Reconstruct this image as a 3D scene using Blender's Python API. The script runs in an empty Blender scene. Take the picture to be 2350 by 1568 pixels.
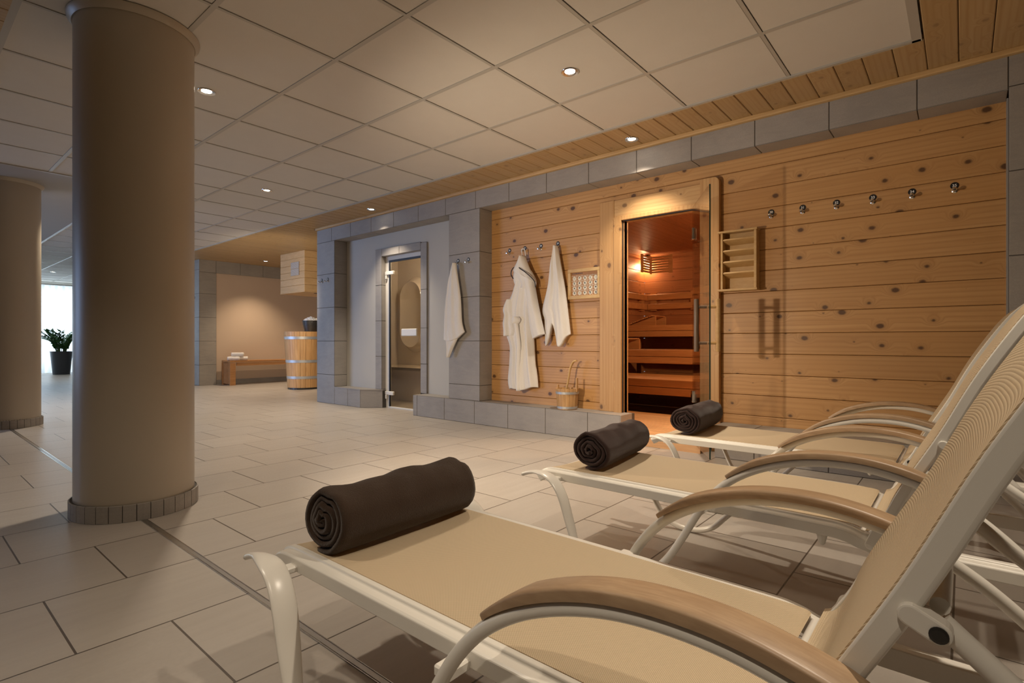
import bpy, bmesh, math, random
from mathutils import Vector, Matrix, noise
random.seed(7)
C = bpy.context.scene.collection
SC = bpy.context.scene
PI = math.pi
# ------------------------------------------------------------------ camera
cam_d = bpy.data.cameras.new('camera'); cam = bpy.data.objects.new('camera', cam_d); C.objects.link(cam)
cam_d.sensor_fit = 'HORIZONTAL'; cam_d.sensor_width = 36.0
cam_d.lens = 36.0 * 1224.2 / 2350.0
cam_d.clip_start = 0.02; cam_d.clip_end = 200
cam.location = (0, 0, 0.80)
cam.rotation_euler = (PI / 2, 0, -0.8688)
SC.camera = cam
# ------------------------------------------------------------------ colour management, sky
SC.view_settings.view_transform = 'Standard'
SC.view_settings.look = 'None'
SC.view_settings.gamma = 1.0
SC.view_settings.use_curve_mapping = False
SC.view_settings.exposure = -0.12
SC.cycles.use_denoising = True
SC.cycles.max_bounces = 8
SC.cycles.diffuse_bounces = 4
SC.cycles.glossy_bounces = 4
SC.cycles.transmission_bounces = 6
SC.cycles.transparent_max_bounces = 12
SC.cycles.caustics_reflective = False
SC.cycles.caustics_refractive = False
SC.cycles.sample_clamp_indirect = 4.0
W = bpy.data.worlds.new('daylight'); SC.world = W; W.use_nodes = True
W.node_tree.nodes['Background'].inputs[0].default_value = (0.72, 0.85, 1.0, 1)
W.node_tree.nodes['Background'].inputs[1].default_value = 1.0

def lamp(name, kind, loc, energy, color, target=None, **kw):
    d = bpy.data.lights.new(name, kind); d.energy = energy; d.color = color
    for k, v in kw.items(): setattr(d, k, v)
    o = bpy.data.objects.new(name, d); C.objects.link(o); o.location = loc
    if target is not None:
        o.rotation_euler = (Vector(target) - Vector(loc)).to_track_quat('-Z', 'Y').to_euler()
    return o
WARM = (1.0, 0.85, 0.67)
WARM2 = (1.0, 0.77, 0.52)
# daylight falling through the two window openings (end wall, left wall)
lamp('window_daylight', 'AREA', (0.6, 17.75, 1.2), 330, (0.74, 0.87, 1.0), (0.6, 10, 0.9), shape='RECTANGLE', size=6.0, size_y=2.0)
lamp('window_daylight', 'AREA', (-4.25, 10.5, 1.3), 75, (0.36, 0.55, 1.0), (3.7, 6.6, 1.0), shape='RECTANGLE', size=4.6, size_y=1.7, spread=math.radians(75))
# the photographer's warm work light, standing low in front of the near column
lamp('work_light', 'SPOT', (0.97, 2.50, 0.98), 170, (1.0, 0.80, 0.58), (3.9, 1.75, 0.72), spot_size=math.radians(138), spot_blend=1.0, shadow_soft_size=0.045)

lamp('work_light', 'SPOT', (2.7, 6.3, 1.3), 120, (1.0, 0.82, 0.60), (5.1, 9.3, 1.45), spot_size=math.radians(84), spot_blend=0.7, shadow_soft_size=0.15)

# ------------------------------------------------------------------ helpers
def link(o, parent=None):
    C.objects.link(o)
    if parent is not None: o.parent = parent
    return o
def tag(o, label=None, cat=None, group=None, kind=None):
    if label: o['label'] = label
    if cat: o['category'] = cat
    if group: o['group'] = group
    if kind: o['kind'] = kind
    return o
def thing(name, loc, label, cat, group=None, rz=0.0):
    o = bpy.data.objects.new(name, None); C.objects.link(o)
    o.empty_display_size = 0.1
    o.location = loc; o.rotation_euler = (0, 0, rz)
    return tag(o, label, cat, group)
class MB:
    """collects shapes, then becomes ONE mesh object; coordinates are local to the parent"""
    def __init__(s): s.v = []; s.f = []; s.off = Vector((0, 0, 0))
    def add(s, vs, fs):
        n = len(s.v); s.v += [tuple(Vector(v) - s.off) for v in vs]; s.f += [tuple(i + n for i in f) for f in fs]
    def box(s, x0, x1, y0, y1, z0, z1, m=None):
        vs = [(x, y, z) for z in (z0, z1) for y in (y0, y1) for x in (x0, x1)]
        if m is not None: vs = [m @ Vector(v) for v in vs]
        s.add(vs, [(0, 2, 3, 1), (4, 5, 7, 6), (0, 1, 5, 4), (2, 6, 7, 3), (0, 4, 6, 2), (1, 3, 7, 5)])
    def prism(s, poly, z0, z1, m=None):
        n = len(poly)
        a = 0.5 * sum(poly[i][0] * poly[(i + 1) % n][1] - poly[(i + 1) % n][0] * poly[i][1] for i in range(n))
        if a < 0: poly = poly[::-1]
        vs = [Vector((p[0], p[1], z0)) for p in poly] + [Vector((p[0], p[1], z1)) for p in poly]
        if m is not None: vs = [m @ v for v in vs]
        s.add(vs, [tuple(range(n))[::-1], tuple(range(n, 2 * n))] + [(i, (i + 1) % n, n + (i + 1) % n, n + i) for i in range(n)])
    def sweep(s, pts, prof, side, cap=True):
        """prof(i, n) -> list of (a, b): a along the in-plane normal, b along side"""
        pts = [Vector(p) for p in pts]; side = Vector(side).normalized(); n = len(pts); rings = []
        for i, p in enumerate(pts):
            t = (pts[min(i + 1, n - 1)] - pts[max(i - 1, 0)]).normalized()
            nn = side.cross(t).normalized()
            rings.append([p + nn * a + side * b for a, b in prof(i, n)])
        k = len(rings[0]); vs = [v for r in rings for v in r]; fs = []
        for i in range(n - 1):
            for j in range(k):
                fs.append((i * k + j, i * k + (j + 1) % k, (i + 1) * k + (j + 1) % k, (i + 1) * k + j))
        if cap: fs += [tuple(range(k))[::-1], tuple((n - 1) * k + j for j in range(k))]
        s.add(vs, fs)
    def tube(s, pts, r, seg=10, side=None):
        pts = [Vector(p) for p in pts]
        if side is None:
            d = (pts[-1] - pts[0]).normalized()
            side = d.cross(Vector((0, 0, 1))) if abs(d.z) < 0.9 else d.cross(Vector((1, 0, 0)))
        s.sweep(pts, lambda i, n: [((r if not callable(r) else r(i / (n - 1))) * math.cos(2 * PI * k / seg), (r if not callable(r) else r(i / (n - 1))) * math.sin(2 * PI * k / seg)) for k in range(seg)], side)
    def lathe(s, prof, c=(0, 0, 0), seg=32, axis='Z', closed=False):
        """prof: list of (r, h)"""
        n = len(prof); vs = []; c = Vector(c)
        for r, h in prof:
            for k in range(seg):
                a = 2 * PI * k / seg; x, y = r * math.cos(a), r * math.sin(a)
                v = {'Z': (x, y, h), 'X': (h, x, y), 'Y': (y, h, x)}[axis]
                vs.append(c + Vector(v))
        fs = [(i * seg + k, i * seg + (k + 1) % seg, (i + 1) * seg + (k + 1) % seg, (i + 1) * seg + k) for i in range(n - 1) for k in range(seg)]
        if closed: fs += [((n - 1) * seg + k, (n - 1) * seg + (k + 1) % seg, (k + 1) % seg, k) for k in range(seg)]
        else: fs += [tuple(range(seg))[::-1], tuple((n - 1) * seg + k for k in range(seg))]
        s.add(vs, fs)
    def grid(s, P):
        r, c = len(P), len(P[0])
        s.add([p for row in P for p in row], [(i * c + j, i * c + j + 1, (i + 1) * c + j + 1, (i + 1) * c + j) for i in range(r - 1) for j in range(c - 1)])
    def build(s, name, mat, parent=None, smooth=False, bevel=0.0, seg=2, solid=0.0, sub=0, fix=True, angle=40):
        me = bpy.data.meshes.new(name); me.from_pydata(s.v, [], s.f); me.update()
        if fix:
            bm = bmesh.new(); bm.from_mesh(me); bmesh.ops.recalc_face_normals(bm, faces=bm.faces); bm.to_mesh(me); bm.free()
        o = bpy.data.objects.new(name, me); me.materials.append(mat); link(o, parent)
        if solid:
            m = o.modifiers.new('thickness', 'SOLIDIFY'); m.thickness = solid; m.offset = 0
        if bevel:
            m = o.modifiers.new('bevel', 'BEVEL'); m.width = bevel; m.segments = seg; m.limit_method = 'ANGLE'; m.angle_limit = math.radians(35)
        if sub:
            m = o.modifiers.new('subdivision', 'SUBSURF'); m.levels = sub; m.render_levels = sub
        if smooth or sub:
            for p in me.polygons: p.use_smooth = True
            if not sub and smooth != 'all':
                try: me.set_sharp_from_angle(angle=math.radians(angle))
                except Exception: pass
        return o
def each(name, mat, parent, boxes, off=(0, 0, 0), **kw):
    out = []
    for q in boxes:
        b_ = MB(); b_.off = Vector(off); b_.box(*q); out.append(b_.build(name, mat, parent, **kw))
    return out
def struct(o): o['kind'] = 'structure'; return o
def copy_tree(o, parent=None):
    c = o.copy(); C.objects.link(c); c.parent = parent
    for ch in [x for x in bpy.data.objects if x.parent is o and x is not c]: copy_tree(ch, c)
    return c
def catmull(P, n=8, closed=False):
    P = [Vector(p) for p in P]; out = []; L = len(P)
    for i in range(L - 1):
        p0 = P[max(i - 1, 0)]; p1 = P[i]; p2 = P[i + 1]; p3 = P[min(i + 2, L - 1)]
        for k in range(n):
            t = k / n
            out.append(0.5 * ((2 * p1) + (p2 - p0) * t + (2 * p0 - 5 * p1 + 4 * p2 - p3) * t * t + (3 * p1 - p0 - 3 * p2 + p3) * t ** 3))
    out.append(P[-1]); return out
def interp(P, t):
    """piecewise linear through P at t in 0..1 (uniform parameter)"""
    x = t * (len(P) - 1); i = min(int(x), len(P) - 2); f = x - i
    return tuple(a + (b - a) * f for a, b in zip(P[i], P[i + 1]))

# ------------------------------------------------------------------ materials
class N:
    def __init__(s, name):
        s.m = bpy.data.materials.new(name); s.m.use_nodes = True; s.t = s.m.node_tree; s.t.nodes.clear()
        s.out = s.t.nodes.new('ShaderNodeOutputMaterial')
    def n(s, kind, **kw):
        x = s.t.nodes.new('ShaderNode' + kind)
        for k, v in kw.items(): setattr(x, k, v)
        return x
    def l(s, a, b): s.t.links.new(a, b)
    def set(s, node, key, v):
        if hasattr(v, 'is_output') or isinstance(v, bpy.types.NodeSocket): s.l(v, node.inputs[key])
        else: node.inputs[key].default_value = v
    def math(s, op, a, b=0.0, c=0.0):
        x = s.n('Math', operation=op)
        for i, v in enumerate((a, b, c)): s.set(x, i, v)
        return x.outputs[0]
    def mapr(s, v, a, b, c=0.0, d=1.0):
        x = s.n('MapRange'); s.set(x, 0, v); x.inputs[1].default_value = a; x.inputs[2].default_value = b; x.inputs[3].default_value = c; x.inputs[4].default_value = d
        return x.outputs[0]
    def mix(s, f, a, b, blend='MIX'):
        x = s.n('MixRGB', blend_type=blend); s.set(x, 0, f)
        for i, v in ((1, a), (2, b)):
            if isinstance(v, tuple): x.inputs[i].default_value = (*v, 1) if len(v) == 3 else v
            else: s.l(v, x.inputs[i])
        return x.outputs[0]
    def noise(s, vec, scale, detail=4, rough=0.55, dist=0.0):
        x = s.n('TexNoise'); s.l(vec, x.inputs['Vector']); x.inputs['Scale'].default_value = scale
        x.inputs['Detail'].default_value = detail; x.inputs['Roughness'].default_value = rough; x.inputs['Distortion'].default_value = dist
        return x.outputs[0]
    def pos(s, kind='Position'):
        if kind == 'Position': return s.n('NewGeometry').outputs['Position']
        return s.n('TexCoord').outputs[kind]
    def vscale(s, v, k):
        x = s.n('VectorMath', operation='MULTIPLY'); s.l(v, x.inputs[0]); x.inputs[1].default_value = k
        return x.outputs[0]
    def sep(s, v):
        x = s.n('SeparateXYZ'); s.l(v, x.inputs[0]); return x.outputs
    def comb(s, a, b, c):
        x = s.n('CombineXYZ')
        for i, v in enumerate((a, b, c)): s.set(x, i, v)
        return x.outputs[0]
    def bsdf(s, color, rough=0.5, metal=0.0, bump=None, bs=0.2, bd=0.01, spec=0.5, **kw):
        p = s.n('BsdfPrincipled')
        if isinstance(color, tuple): p.inputs['Base Color'].default_value = (*color, 1)
        else: s.l(color, p.inputs['Base Color'])
        s.set(p, 'Roughness', rough); p.inputs['Metallic'].default_value = metal
        p.inputs['Specular IOR Level'].default_value = spec
        for k, v in kw.items(): s.set(p, k, v)
        if bump is not None:
            b = s.n('Bump'); b.inputs['Strength'].default_value = bs; b.inputs['Distance'].default_value = bd
            s.l(bump, b.inputs['Height']); s.l(b.outputs[0], p.inputs['Normal'])
        return p.outputs[0]
    def done(s, sh): s.l(sh, s.out.inputs[0]); return s.m
def simple(name, color, rough=0.5, metal=0.0, nscale=0, nbump=0.1, var=0.0, **kw):
    a = N(name); P = a.pos('Object')
    col = color; b = None
    if nscale:
        nz = a.noise(P, nscale, 5); b = nz
        if var: col = a.mix(nz, tuple(c * (1 - var) for c in color), tuple(min(1, c * (1 + var)) for c in color))
    return a.done(a.bsdf(col, rough, metal, b, nbump, 0.004, **kw))

def m_floor():
    a = N('floor_tile'); P = a.pos(); br = a.n('TexBrick')
    sh = a.n('VectorMath', operation='ADD'); a.l(P, sh.inputs[0]); sh.inputs[1].default_value = (-0.322 + 0.43 * 40, -1.3045 + 0.4275 * 40, 0)
    a.l(sh.outputs[0], br.inputs['Vector'])
    br.offset = 0.5; br.offset_frequency = 2; br.squash = 1.0
    br.inputs['Scale'].default_value = 1.0; br.inputs['Brick Width'].default_value = 0.43; br.inputs['Row Height'].default_value = 0.4275
    br.inputs['Mortar Size'].default_value = 0.0030; br.inputs['Mortar Smooth'].default_value = 0.2; br.inputs['Bias'].default_value = 0.0
    br.inputs['Color1'].default_value = (0.0, 0.0, 0.0, 1); br.inputs['Color2'].default_value = (1, 1, 1, 1); br.inputs['Mortar'].default_value = (0.5, 0.5, 0.5, 1)
    streak = a.noise(a.vscale(P, (1.2, 14, 1)), 1.6, 5, 0.6)
    fine = a.noise(P, 90, 4, 0.6); cloud = a.noise(P, 2.2, 3)
    c = a.mix(br.outputs['Color'], (0.372, 0.338, 0.298), (0.422, 0.386, 0.342))
    c = a.mix(a.mapr(streak, 0.35, 0.7, 0, 0.55), c, (0.33, 0.29, 0.255))
    c = a.mix(a.mapr(fine, 0.3, 0.7, 0, 0.3), c, (0.49, 0.445, 0.40))
    c = a.mix(a.mapr(cloud, 0.3, 0.7, 0, 0.3), c, (0.33, 0.30, 0.27))
    c = a.mix(br.outputs['Fac'], c, (0.09, 0.073, 0.057))
    h = a.math('ADD', a.math('MULTIPLY', fine, 0.12), a.math('MULTIPLY', a.math('SUBTRACT', 1.0, br.outputs['Fac']), 1.0))
    r = a.mapr(fine, 0.3, 0.7, 0.30, 0.46)
    return a.done(a.bsdf(c, r, 0, h, 0.55, 0.0035))
def m_stone():
    a = N('grey_stone_tile'); P = a.pos()
    big = a.noise(P, 3.2, 4); vein = a.noise(a.vscale(P, (2, 2, 9)), 2.0, 6, 0.65, 1.5); fine = a.noise(P, 160, 3)
    c = a.mix(a.mapr(big, 0.3, 0.7), (0.28, 0.258, 0.235), (0.35, 0.325, 0.295))
    c = a.mix(a.mapr(vein, 0.42, 0.62, 0, 0.4), c, (0.39, 0.35, 0.31))
    c = a.mix(a.mapr(fine, 0.35, 0.65, 0, 0.25), c, (0.23, 0.21, 0.19))
    return a.done(a.bsdf(c, 0.55, 0, fine, 0.12, 0.002))
def m_pine(name, axis_len, axis_row, row0, rowh, light, dark, line, knots=1.0, orange=None, rough=0.42, grain=1.0):
    """planks along axis_len, stacked along axis_row; world position"""
    a = N(name); P = a.pos(); s = a.sep(P)
    u = s[axis_len]; r = s[axis_row]
    other = [i for i in range(3) if i not in (axis_len, axis_row)][0]
    idx = a.math('FLOOR', a.math('DIVIDE', a.math('SUBTRACT', r, row0), rowh))
    rnd = a.n('TexWhiteNoise', noise_dimensions='1D'); a.l(idx, rnd.inputs['W']); rv = rnd.outputs['Value']
    uu = a.math('ADD', u, a.math('MULTIPLY', rv, 37.0))
    v3 = a.comb(uu, r, a.math('ADD', s[other], a.math('MULTIPLY', idx, 3.7)))
    # knots
    vo = a.n('TexVoronoi', feature='F1', distance='EUCLIDEAN', voronoi_dimensions='2D'); a.l(a.vscale(v3, (5.2, 6.9, 0)), vo.inputs['Vector']); vo.inputs['Scale'].default_value = 1.0; vo.inputs['Randomness'].default_value = 0.95
    d = a.math('ADD', vo.outputs['Distance'], a.math('MULTIPLY', a.math('SUBTRACT', a.noise(v3, 40, 2), 0.5), 0.05))
    csep = a.sep(vo.outputs['Color'])
    size = a.mapr(csep[0], 0.25, 1.0, 0.0, 0.125)
    kn = a.mapr(a.math('SUBTRACT', d, size), -0.035, 0.018, 1.0, 0.0)
    halo = a.math('MULTIPLY', a.mapr(a.math('SUBTRACT', d, size), 0.0, 0.30, 1.0, 0.0), a.mapr(csep[0], 0.25, 0.6))
    # grain bends round the knots
    gv = a.comb(a.math('MULTIPLY', uu, 0.9), a.math('ADD', a.math('MULTIPLY', r, 26.0), a.math('MULTIPLY', a.math('POWER', halo, 2.0), 2.6)), a.math('MULTIPLY', idx, 3.1))
    g1 = a.noise(gv, 1.35 * grain, 6, 0.62, 0.6)
    ring = a.n('TexWave', wave_type='BANDS', bands_direction='Y'); a.l(gv, ring.inputs['Vector']); ring.inputs['Scale'].default_value = 0.42 * grain
    ring.inputs['Distortion'].default_value = 7.0; ring.inputs['Detail'].default_value = 3; ring.inputs['Detail Scale'].default_value = 0.5
    c = a.mix(a.mapr(g1, 0.3, 0.72), light, dark)
    c = a.mix(a.math('MULTIPLY', a.math('POWER', ring.outputs['Fac'], 3.0), 0.42), c, line)
    c = a.mix(a.mapr(rv, 0, 1, 0, 0.35), c, tuple(x * 0.78 for x in dark))
    if orange: c = a.mix(a.mapr(a.noise(v3, 1.4, 2), 0.4, 0.7, 0, 0.5), c, orange)
    if knots:
        c = a.mix(a.math('MULTIPLY', a.math('POWER', halo, 3.0), 0.45 * knots), c, tuple(x * 0.62 for x in dark))
        c = a.mix(a.math('MULTIPLY', kn, knots), c, (0.115, 0.055, 0.024))
    return a.done(a.bsdf(c, rough, 0, g1, 0.12, 0.003))
def m_wood(name, light, dark, scale=(1, 1, 1), rough=0.45, coord='Object', streak=22.0):
    a = N(name); P = a.pos(coord); v = a.vscale(P, scale)
    g = a.noise(v, streak, 5, 0.6, 0.4); g2 = a.noise(v, streak * 0.22, 3)
    c = a.mix(a.mapr(g, 0.3, 0.7), light, dark); c = a.mix(a.mapr(g2, 0.35, 0.7, 0, 0.45), c, tuple(x * 0.7 for x in dark))
    return a.done(a.bsdf(c, rough, 0, g, 0.15, 0.002))
def m_sling():
    a = N('woven_mesh_sling'); P = a.sep(a.pos('Object'))
    tan = 0.0043
    y = a.math('ADD', P[1], a.math('MULTIPLY', P[2], 1.0))
    sx = a.math('SINE', a.math('MULTIPLY', P[0], 2 * PI / tan)); sy = a.math('SINE', a.math('MULTIPLY', y, 2 * PI / tan))
    w = a.math('MULTIPLY', sx, sy); f = a.mapr(w, -0.6, 0.9)
    h = a.math('ABSOLUTE', w)
    cl = a.noise(a.pos('Object'), 3.0, 3)
    c = a.mix(f, (0.58, 0.455, 0.285), (0.90, 0.78, 0.57))
    c = a.mix(a.mapr(cl, 0.35, 0.7, 0, 0.3), c, (0.76, 0.60, 0.40))
    b = a.n('Bump'); b.inputs['Strength'].default_value = 0.5; b.inputs['Distance'].default_value = 0.0012; a.l(h, b.inputs['Height'])
    p = a.n('BsdfPrincipled'); a.l(c, p.inputs['Base Color']); p.inputs['Roughness'].default_value = 0.6; a.l(b.outputs[0], p.inputs['Normal'])
    tr = a.n('BsdfTranslucent'); a.l(a.mix(1.0, c, (1.0, 0.80, 0.60), 'MULTIPLY'), tr.inputs[0])
    mx = a.n('MixShader'); mx.inputs[0].default_value = 0.26; a.l(p.outputs[0], mx.inputs[1]); a.l(tr.outputs[0], mx.inputs[2])
    return a.done(mx.outputs[0])
def m_cloth(name, col, bump=0.5, scale=260, var=0.12, sheen=0.3, trans=0.0):
    a = N(name); P = a.pos('Object'); n1 = a.noise(P, scale, 4, 0.7); n2 = a.noise(P, 9, 3)
    c = a.mix(n2, tuple(x * (1 - var) for x in col), tuple(min(1, x * (1 + var)) for x in col))
    c = a.mix(a.mapr(n1, 0.3, 0.7, 0, 0.3), c, tuple(x * 0.6 for x in col))
    p = a.bsdf(c, 0.95, 0, n1, bump, 0.004, spec=0.1, **{'Sheen Weight': sheen, 'Sheen Roughness': 0.4})
    if trans:
        tr = a.n('BsdfTranslucent'); tr.inputs[0].default_value = (*col, 1)
        mx = a.n('MixShader'); mx.inputs[0].default_value = trans; a.l(p, mx.inputs[1]); a.l(tr.outputs[0], mx.inputs[2]); p = mx.outputs[0]
    return a.done(p)
def m_glass(name, tint, refl=1.0, edge=None):
    a = N(name); fr = a.n('Fresnel'); bk = a.n('NewGeometry').outputs['Backfacing']; a.l(a.math('SUBTRACT', 1.5, a.math('MULTIPLY', bk, 0.8333)), fr.inputs[0])
    t = a.n('BsdfTransparent'); t.inputs[0].default_value = (*tint, 1); g = a.n('BsdfGlossy'); g.inputs['Roughness'].default_value = 0.02
    mx = a.n('MixShader'); a.l(a.math('MULTIPLY', fr.outputs[0], refl), mx.inputs[0]); a.l(t.outputs[0], mx.inputs[1]); a.l(g.outputs[0], mx.inputs[2])
    return a.done(mx.outputs[0])
def m_emit(name, col, st):
    a = N(name); e = a.n('Emission'); e.inputs[0].default_value = (*col, 1); e.inputs[1].default_value = st
    return a.done(e.outputs[0])
def m_ceiling():
    a = N('ceiling_panel'); P = a.pos(); n1 = a.noise(P, 7, 4, 0.6); n2 = a.noise(P, 190, 3)
    c = a.mix(n1, (0.60, 0.565, 0.515), (0.64, 0.605, 0.555)); c = a.mix(a.mapr(n2, 0.3, 0.7, 0, 0.15), c, (0.54, 0.505, 0.46))
    return a.done(a.bsdf(c, 0.75, 0, n2, 0.15, 0.002))

FLOOR = m_floor(); STONE = m_stone(); CEIL = m_ceiling()
GROUT = simple('grout', (0.085, 0.075, 0.066), 0.9)
BAR = simple('ceiling_bar_paint', (0.44, 0.415, 0.375), 0.38)
PLASTER = simple('smooth_plaster', (0.50, 0.475, 0.425), 0.6, nscale=4, nbump=0.02, var=0.03)
BEIGE = simple('beige_plaster', (0.56, 0.435, 0.335), 0.65, nscale=3, nbump=0.02, var=0.03)
GYPSUM = simple('grey_gypsum', (0.36, 0.34, 0.32), 0.7, nscale=5, nbump=0.03, var=0.05)
COLUMN = simple('column_paint', (0.44, 0.385, 0.305), 0.36, nscale=3, nbump=0.03, var=0.03)
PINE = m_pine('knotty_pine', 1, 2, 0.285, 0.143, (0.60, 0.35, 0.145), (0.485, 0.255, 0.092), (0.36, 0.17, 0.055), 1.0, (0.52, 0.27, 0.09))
PINEV = m_pine('pine_frame', 2, 1, 0.0, 0.31, (0.60, 0.365, 0.155), (0.49, 0.27, 0.10), (0.40, 0.19, 0.06), 0.8)
CPINE = m_pine('ceiling_pine', 0, 1, 0.017, 0.1305, (0.50, 0.345, 0.175), (0.42, 0.27, 0.12), (0.36, 0.21, 0.08), 0.35, None, 0.45)
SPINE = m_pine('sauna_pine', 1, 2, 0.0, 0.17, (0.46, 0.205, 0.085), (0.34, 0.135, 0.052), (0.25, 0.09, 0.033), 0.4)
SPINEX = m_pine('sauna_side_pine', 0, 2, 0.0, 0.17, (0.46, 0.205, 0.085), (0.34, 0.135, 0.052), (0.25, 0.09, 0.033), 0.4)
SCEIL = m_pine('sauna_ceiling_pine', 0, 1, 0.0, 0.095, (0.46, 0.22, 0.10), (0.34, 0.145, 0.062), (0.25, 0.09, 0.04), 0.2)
BENCHW = m_wood('sauna_bench_wood', (0.62, 0.32, 0.125), (0.50, 0.23, 0.08), (3, 0.25, 3))
TRIMW = m_wood('trim_wood', (0.62, 0.42, 0.20), (0.52, 0.32, 0.13), (3, 0.25, 3))
BOXW = m_wood('vent_box_wood', (0.68, 0.47, 0.25), (0.60, 0.385, 0.18), (1, 1, 6), streak=9)
RACKW = m_wood('rack_wood', (0.66, 0.46, 0.21), (0.56, 0.35, 0.14), (2, 1, 3), streak=14)
TEAK = m_wood('teak_armrest', (0.44, 0.305, 0.185), (0.33, 0.215, 0.125), (6, 0.7, 3), 0.42, streak=26)
BARRELW = m_wood('barrel_wood', (0.62, 0.38, 0.17), (0.44, 0.24, 0.09), (1.2, 1.2, 0.12), streak=20)
BENCH2 = m_wood('bench_wood', (0.47, 0.24, 0.095), (0.36, 0.165, 0.06), (0.3, 3, 3))
DUCK = m_wood('duckboard_wood', (0.74, 0.44, 0.21), (0.62, 0.33, 0.14), (3, 0.3, 3))
WHITEM = simple('white_powder_coat', (0.74, 0.71, 0.645), 0.28, nscale=30, nbump=0.01)
WHITEP = simple('white_painted_metal', (0.72, 0.70, 0.66), 0.35)
STEEL = simple('brushed_steel', (0.55, 0.53, 0.50), 0.3, 1.0, nscale=60, nbump=0.03)
CHROME = simple('chrome', (0.75, 0.74, 0.72), 0.12, 1.0)
HOOP = simple('galvanised_hoop', (0.50, 0.52, 0.54), 0.42, 0.7)
DARKM = simple('dark_plastic', (0.02, 0.018, 0.016), 0.4)
DARKH = m_wood('dark_handle_wood', (0.16, 0.10, 0.06), (0.10, 0.06, 0.035), (2, 2, 0.3))
BLACKP = simple('black_plate', (0.012, 0.012, 0.014), 0.35)
WHITEL = simple('white_lettering', (0.85, 0.85, 0.82), 0.5)
SLING = m_sling()
BROWN = m_cloth('brown_fleece', (0.056, 0.036, 0.025), 0.6, 330, 0.15, 0.25)
BROWN2 = m_cloth('dark_brown_fleece', (0.050, 0.031, 0.028), 0.6, 330, 0.15, 0.22)
TERRY = m_cloth('white_terry', (0.84, 0.81, 0.77), 0.5, 300, 0.03, 0.2)
PIPING = simple('dark_piping', (0.03, 0.03, 0.04), 0.8)
GLASS = m_glass('clear_glass', (0.96, 0.97, 0.96), 1.0)
GLASSB = m_glass('bronze_glass', (0.93, 0.90, 0.86), 1.0)
GREEN = simple('glass_edge', (0.01, 0.035, 0.028), 0.2)
CREAM = simple('cream_acrylic', (0.62, 0.54, 0.43), 0.12)
POT = simple('dark_blue_grey_pot', (0.035, 0.042, 0.055), 0.35)
SOIL = simple('potting_soil', (0.03, 0.02, 0.012), 0.9)
LEAF = simple('glossy_leaf', (0.045, 0.14, 0.035), 0.3, nscale=20, var=0.2)
STEM = simple('green_stem', (0.09, 0.16, 0.05), 0.5)
ICE = simple('crushed_ice_surface', (0.85, 0.88, 0.92), 0.25, nscale=60, nbump=0.6)
CURTAIN = m_cloth('sheer_curtain', (0.80, 0.82, 0.84), 0.1, 200, 0.02, 0.0, 0.6)
LED = m_emit('lit_lamp', (1.0, 0.90, 0.75), 26.0)
SLAMP = m_emit('sauna_bulb', (1.0, 0.72, 0.42), 4.0)
METALB = simple('dark_zinc_bucket', (0.09, 0.085, 0.08), 0.35, 0.7)
ICON = simple('pale_icon_disc', (0.70, 0.66, 0.55), 0.6)
SIGNB = simple('sign_panel_brown', (0.40, 0.20, 0.085), 0.6)
GRILLE = simple('grey_grille', (0.33, 0.27, 0.23), 0.5)

# ------------------------------------------------------------------ room shell
XF, XR = 3.735, 3.916          # face of the stone frame, face of the recessed walls
ZC = 2.30
b = MB(); b.box(-4.2, 8.0, -4.2, 18.2, -0.12, 0.0); struct(b.build('floor', FLOOR))
# drain channel let into the floor, interrupted by the columns
def drain(y0, y1):
    t = thing('floor_drain', (0.762, (y0 + y1) / 2, 0), '', 'drain')
    o = MB(); o.off = Vector(t.location)
    o.box(0.755, 0.769, y0, y1, -0.004, 0.0012); o.build('channel_cover', STEEL, t)
    o = MB(); o.off = Vector(t.location)
    for x in (0.7505, 0.7715): o.box(x - 0.0012, x + 0.0012, y0, y1, -0.004, 0.0022)
    o.build('channel_edge', CHROME, t); return t
d1 = drain(-4.0, 2.80); d1['label'] = 'narrow steel drain channel in the floor running under the near lounger towards the near column'
d2 = drain(3.315, 6.63); d2['label'] = 'narrow steel drain channel in the floor between the two round columns'
for d in (d1, d2): d['group'] = 'steel floor drain channels'

def slab(mb, o, u, v, n, us, vs, gap=0.0050, dep=0.006, ch=0.0018, grout=None):
    """bevelled tiles between the grid lines us x vs, face at o, outward n"""
    o, u, v, n = map(Vector, (o, u, v, n))
    for a0, a1 in zip(us[:-1], us[1:]):
        for b0, b1 in zip(vs[:-1], vs[1:]):
            if a1 - a0 < 0.006 or b1 - b0 < 0.006: continue
            g = gap / 2; P = []
            for e, h in ((g, -dep), (g, -ch), (g + ch, 0)):
                P += [o + u * x + v * y + n * h for x, y in ((a0 + e, b0 + e), (a1 - e, b0 + e), (a1 - e, b1 - e), (a0 + e, b1 - e))]
            mb.add(P, [(0, 1, 5, 4), (1, 2, 6, 5), (2, 3, 7, 6), (3, 0, 4, 7), (4, 5, 9, 8), (5, 6, 10, 9), (6, 7, 11, 10), (7, 4, 8, 11), (8, 9, 10, 11)])
    if grout is not None:
        A0, A1, B0, B1 = us[0], us[-1], vs[0], vs[-1]
        P = [o + u * x + v * y - n * h for h in (0.003, 0.004) for x, y in ((A0, B0), (A1, B0), (A1, B1), (A0, B1))]
        grout.add(P, [(0, 1, 2, 3), (7, 6, 5, 4), (0, 4, 5, 1), (1, 5, 6, 2), (2, 6, 7, 3), (3, 7, 4, 0)])
def cuts(lo, hi, base, step):
    k = math.ceil((lo - base) / step + 1e-6); L = [lo]
    while base + k * step < hi - 1e-6: L.append(base + k * step); k += 1
    return L + [hi]
ZJ = lambda lo, hi: cuts(lo, hi, 0.372, 0.434)
YJ = lambda lo, hi: cuts(lo, hi, 0.196, 0.4286)
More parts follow.
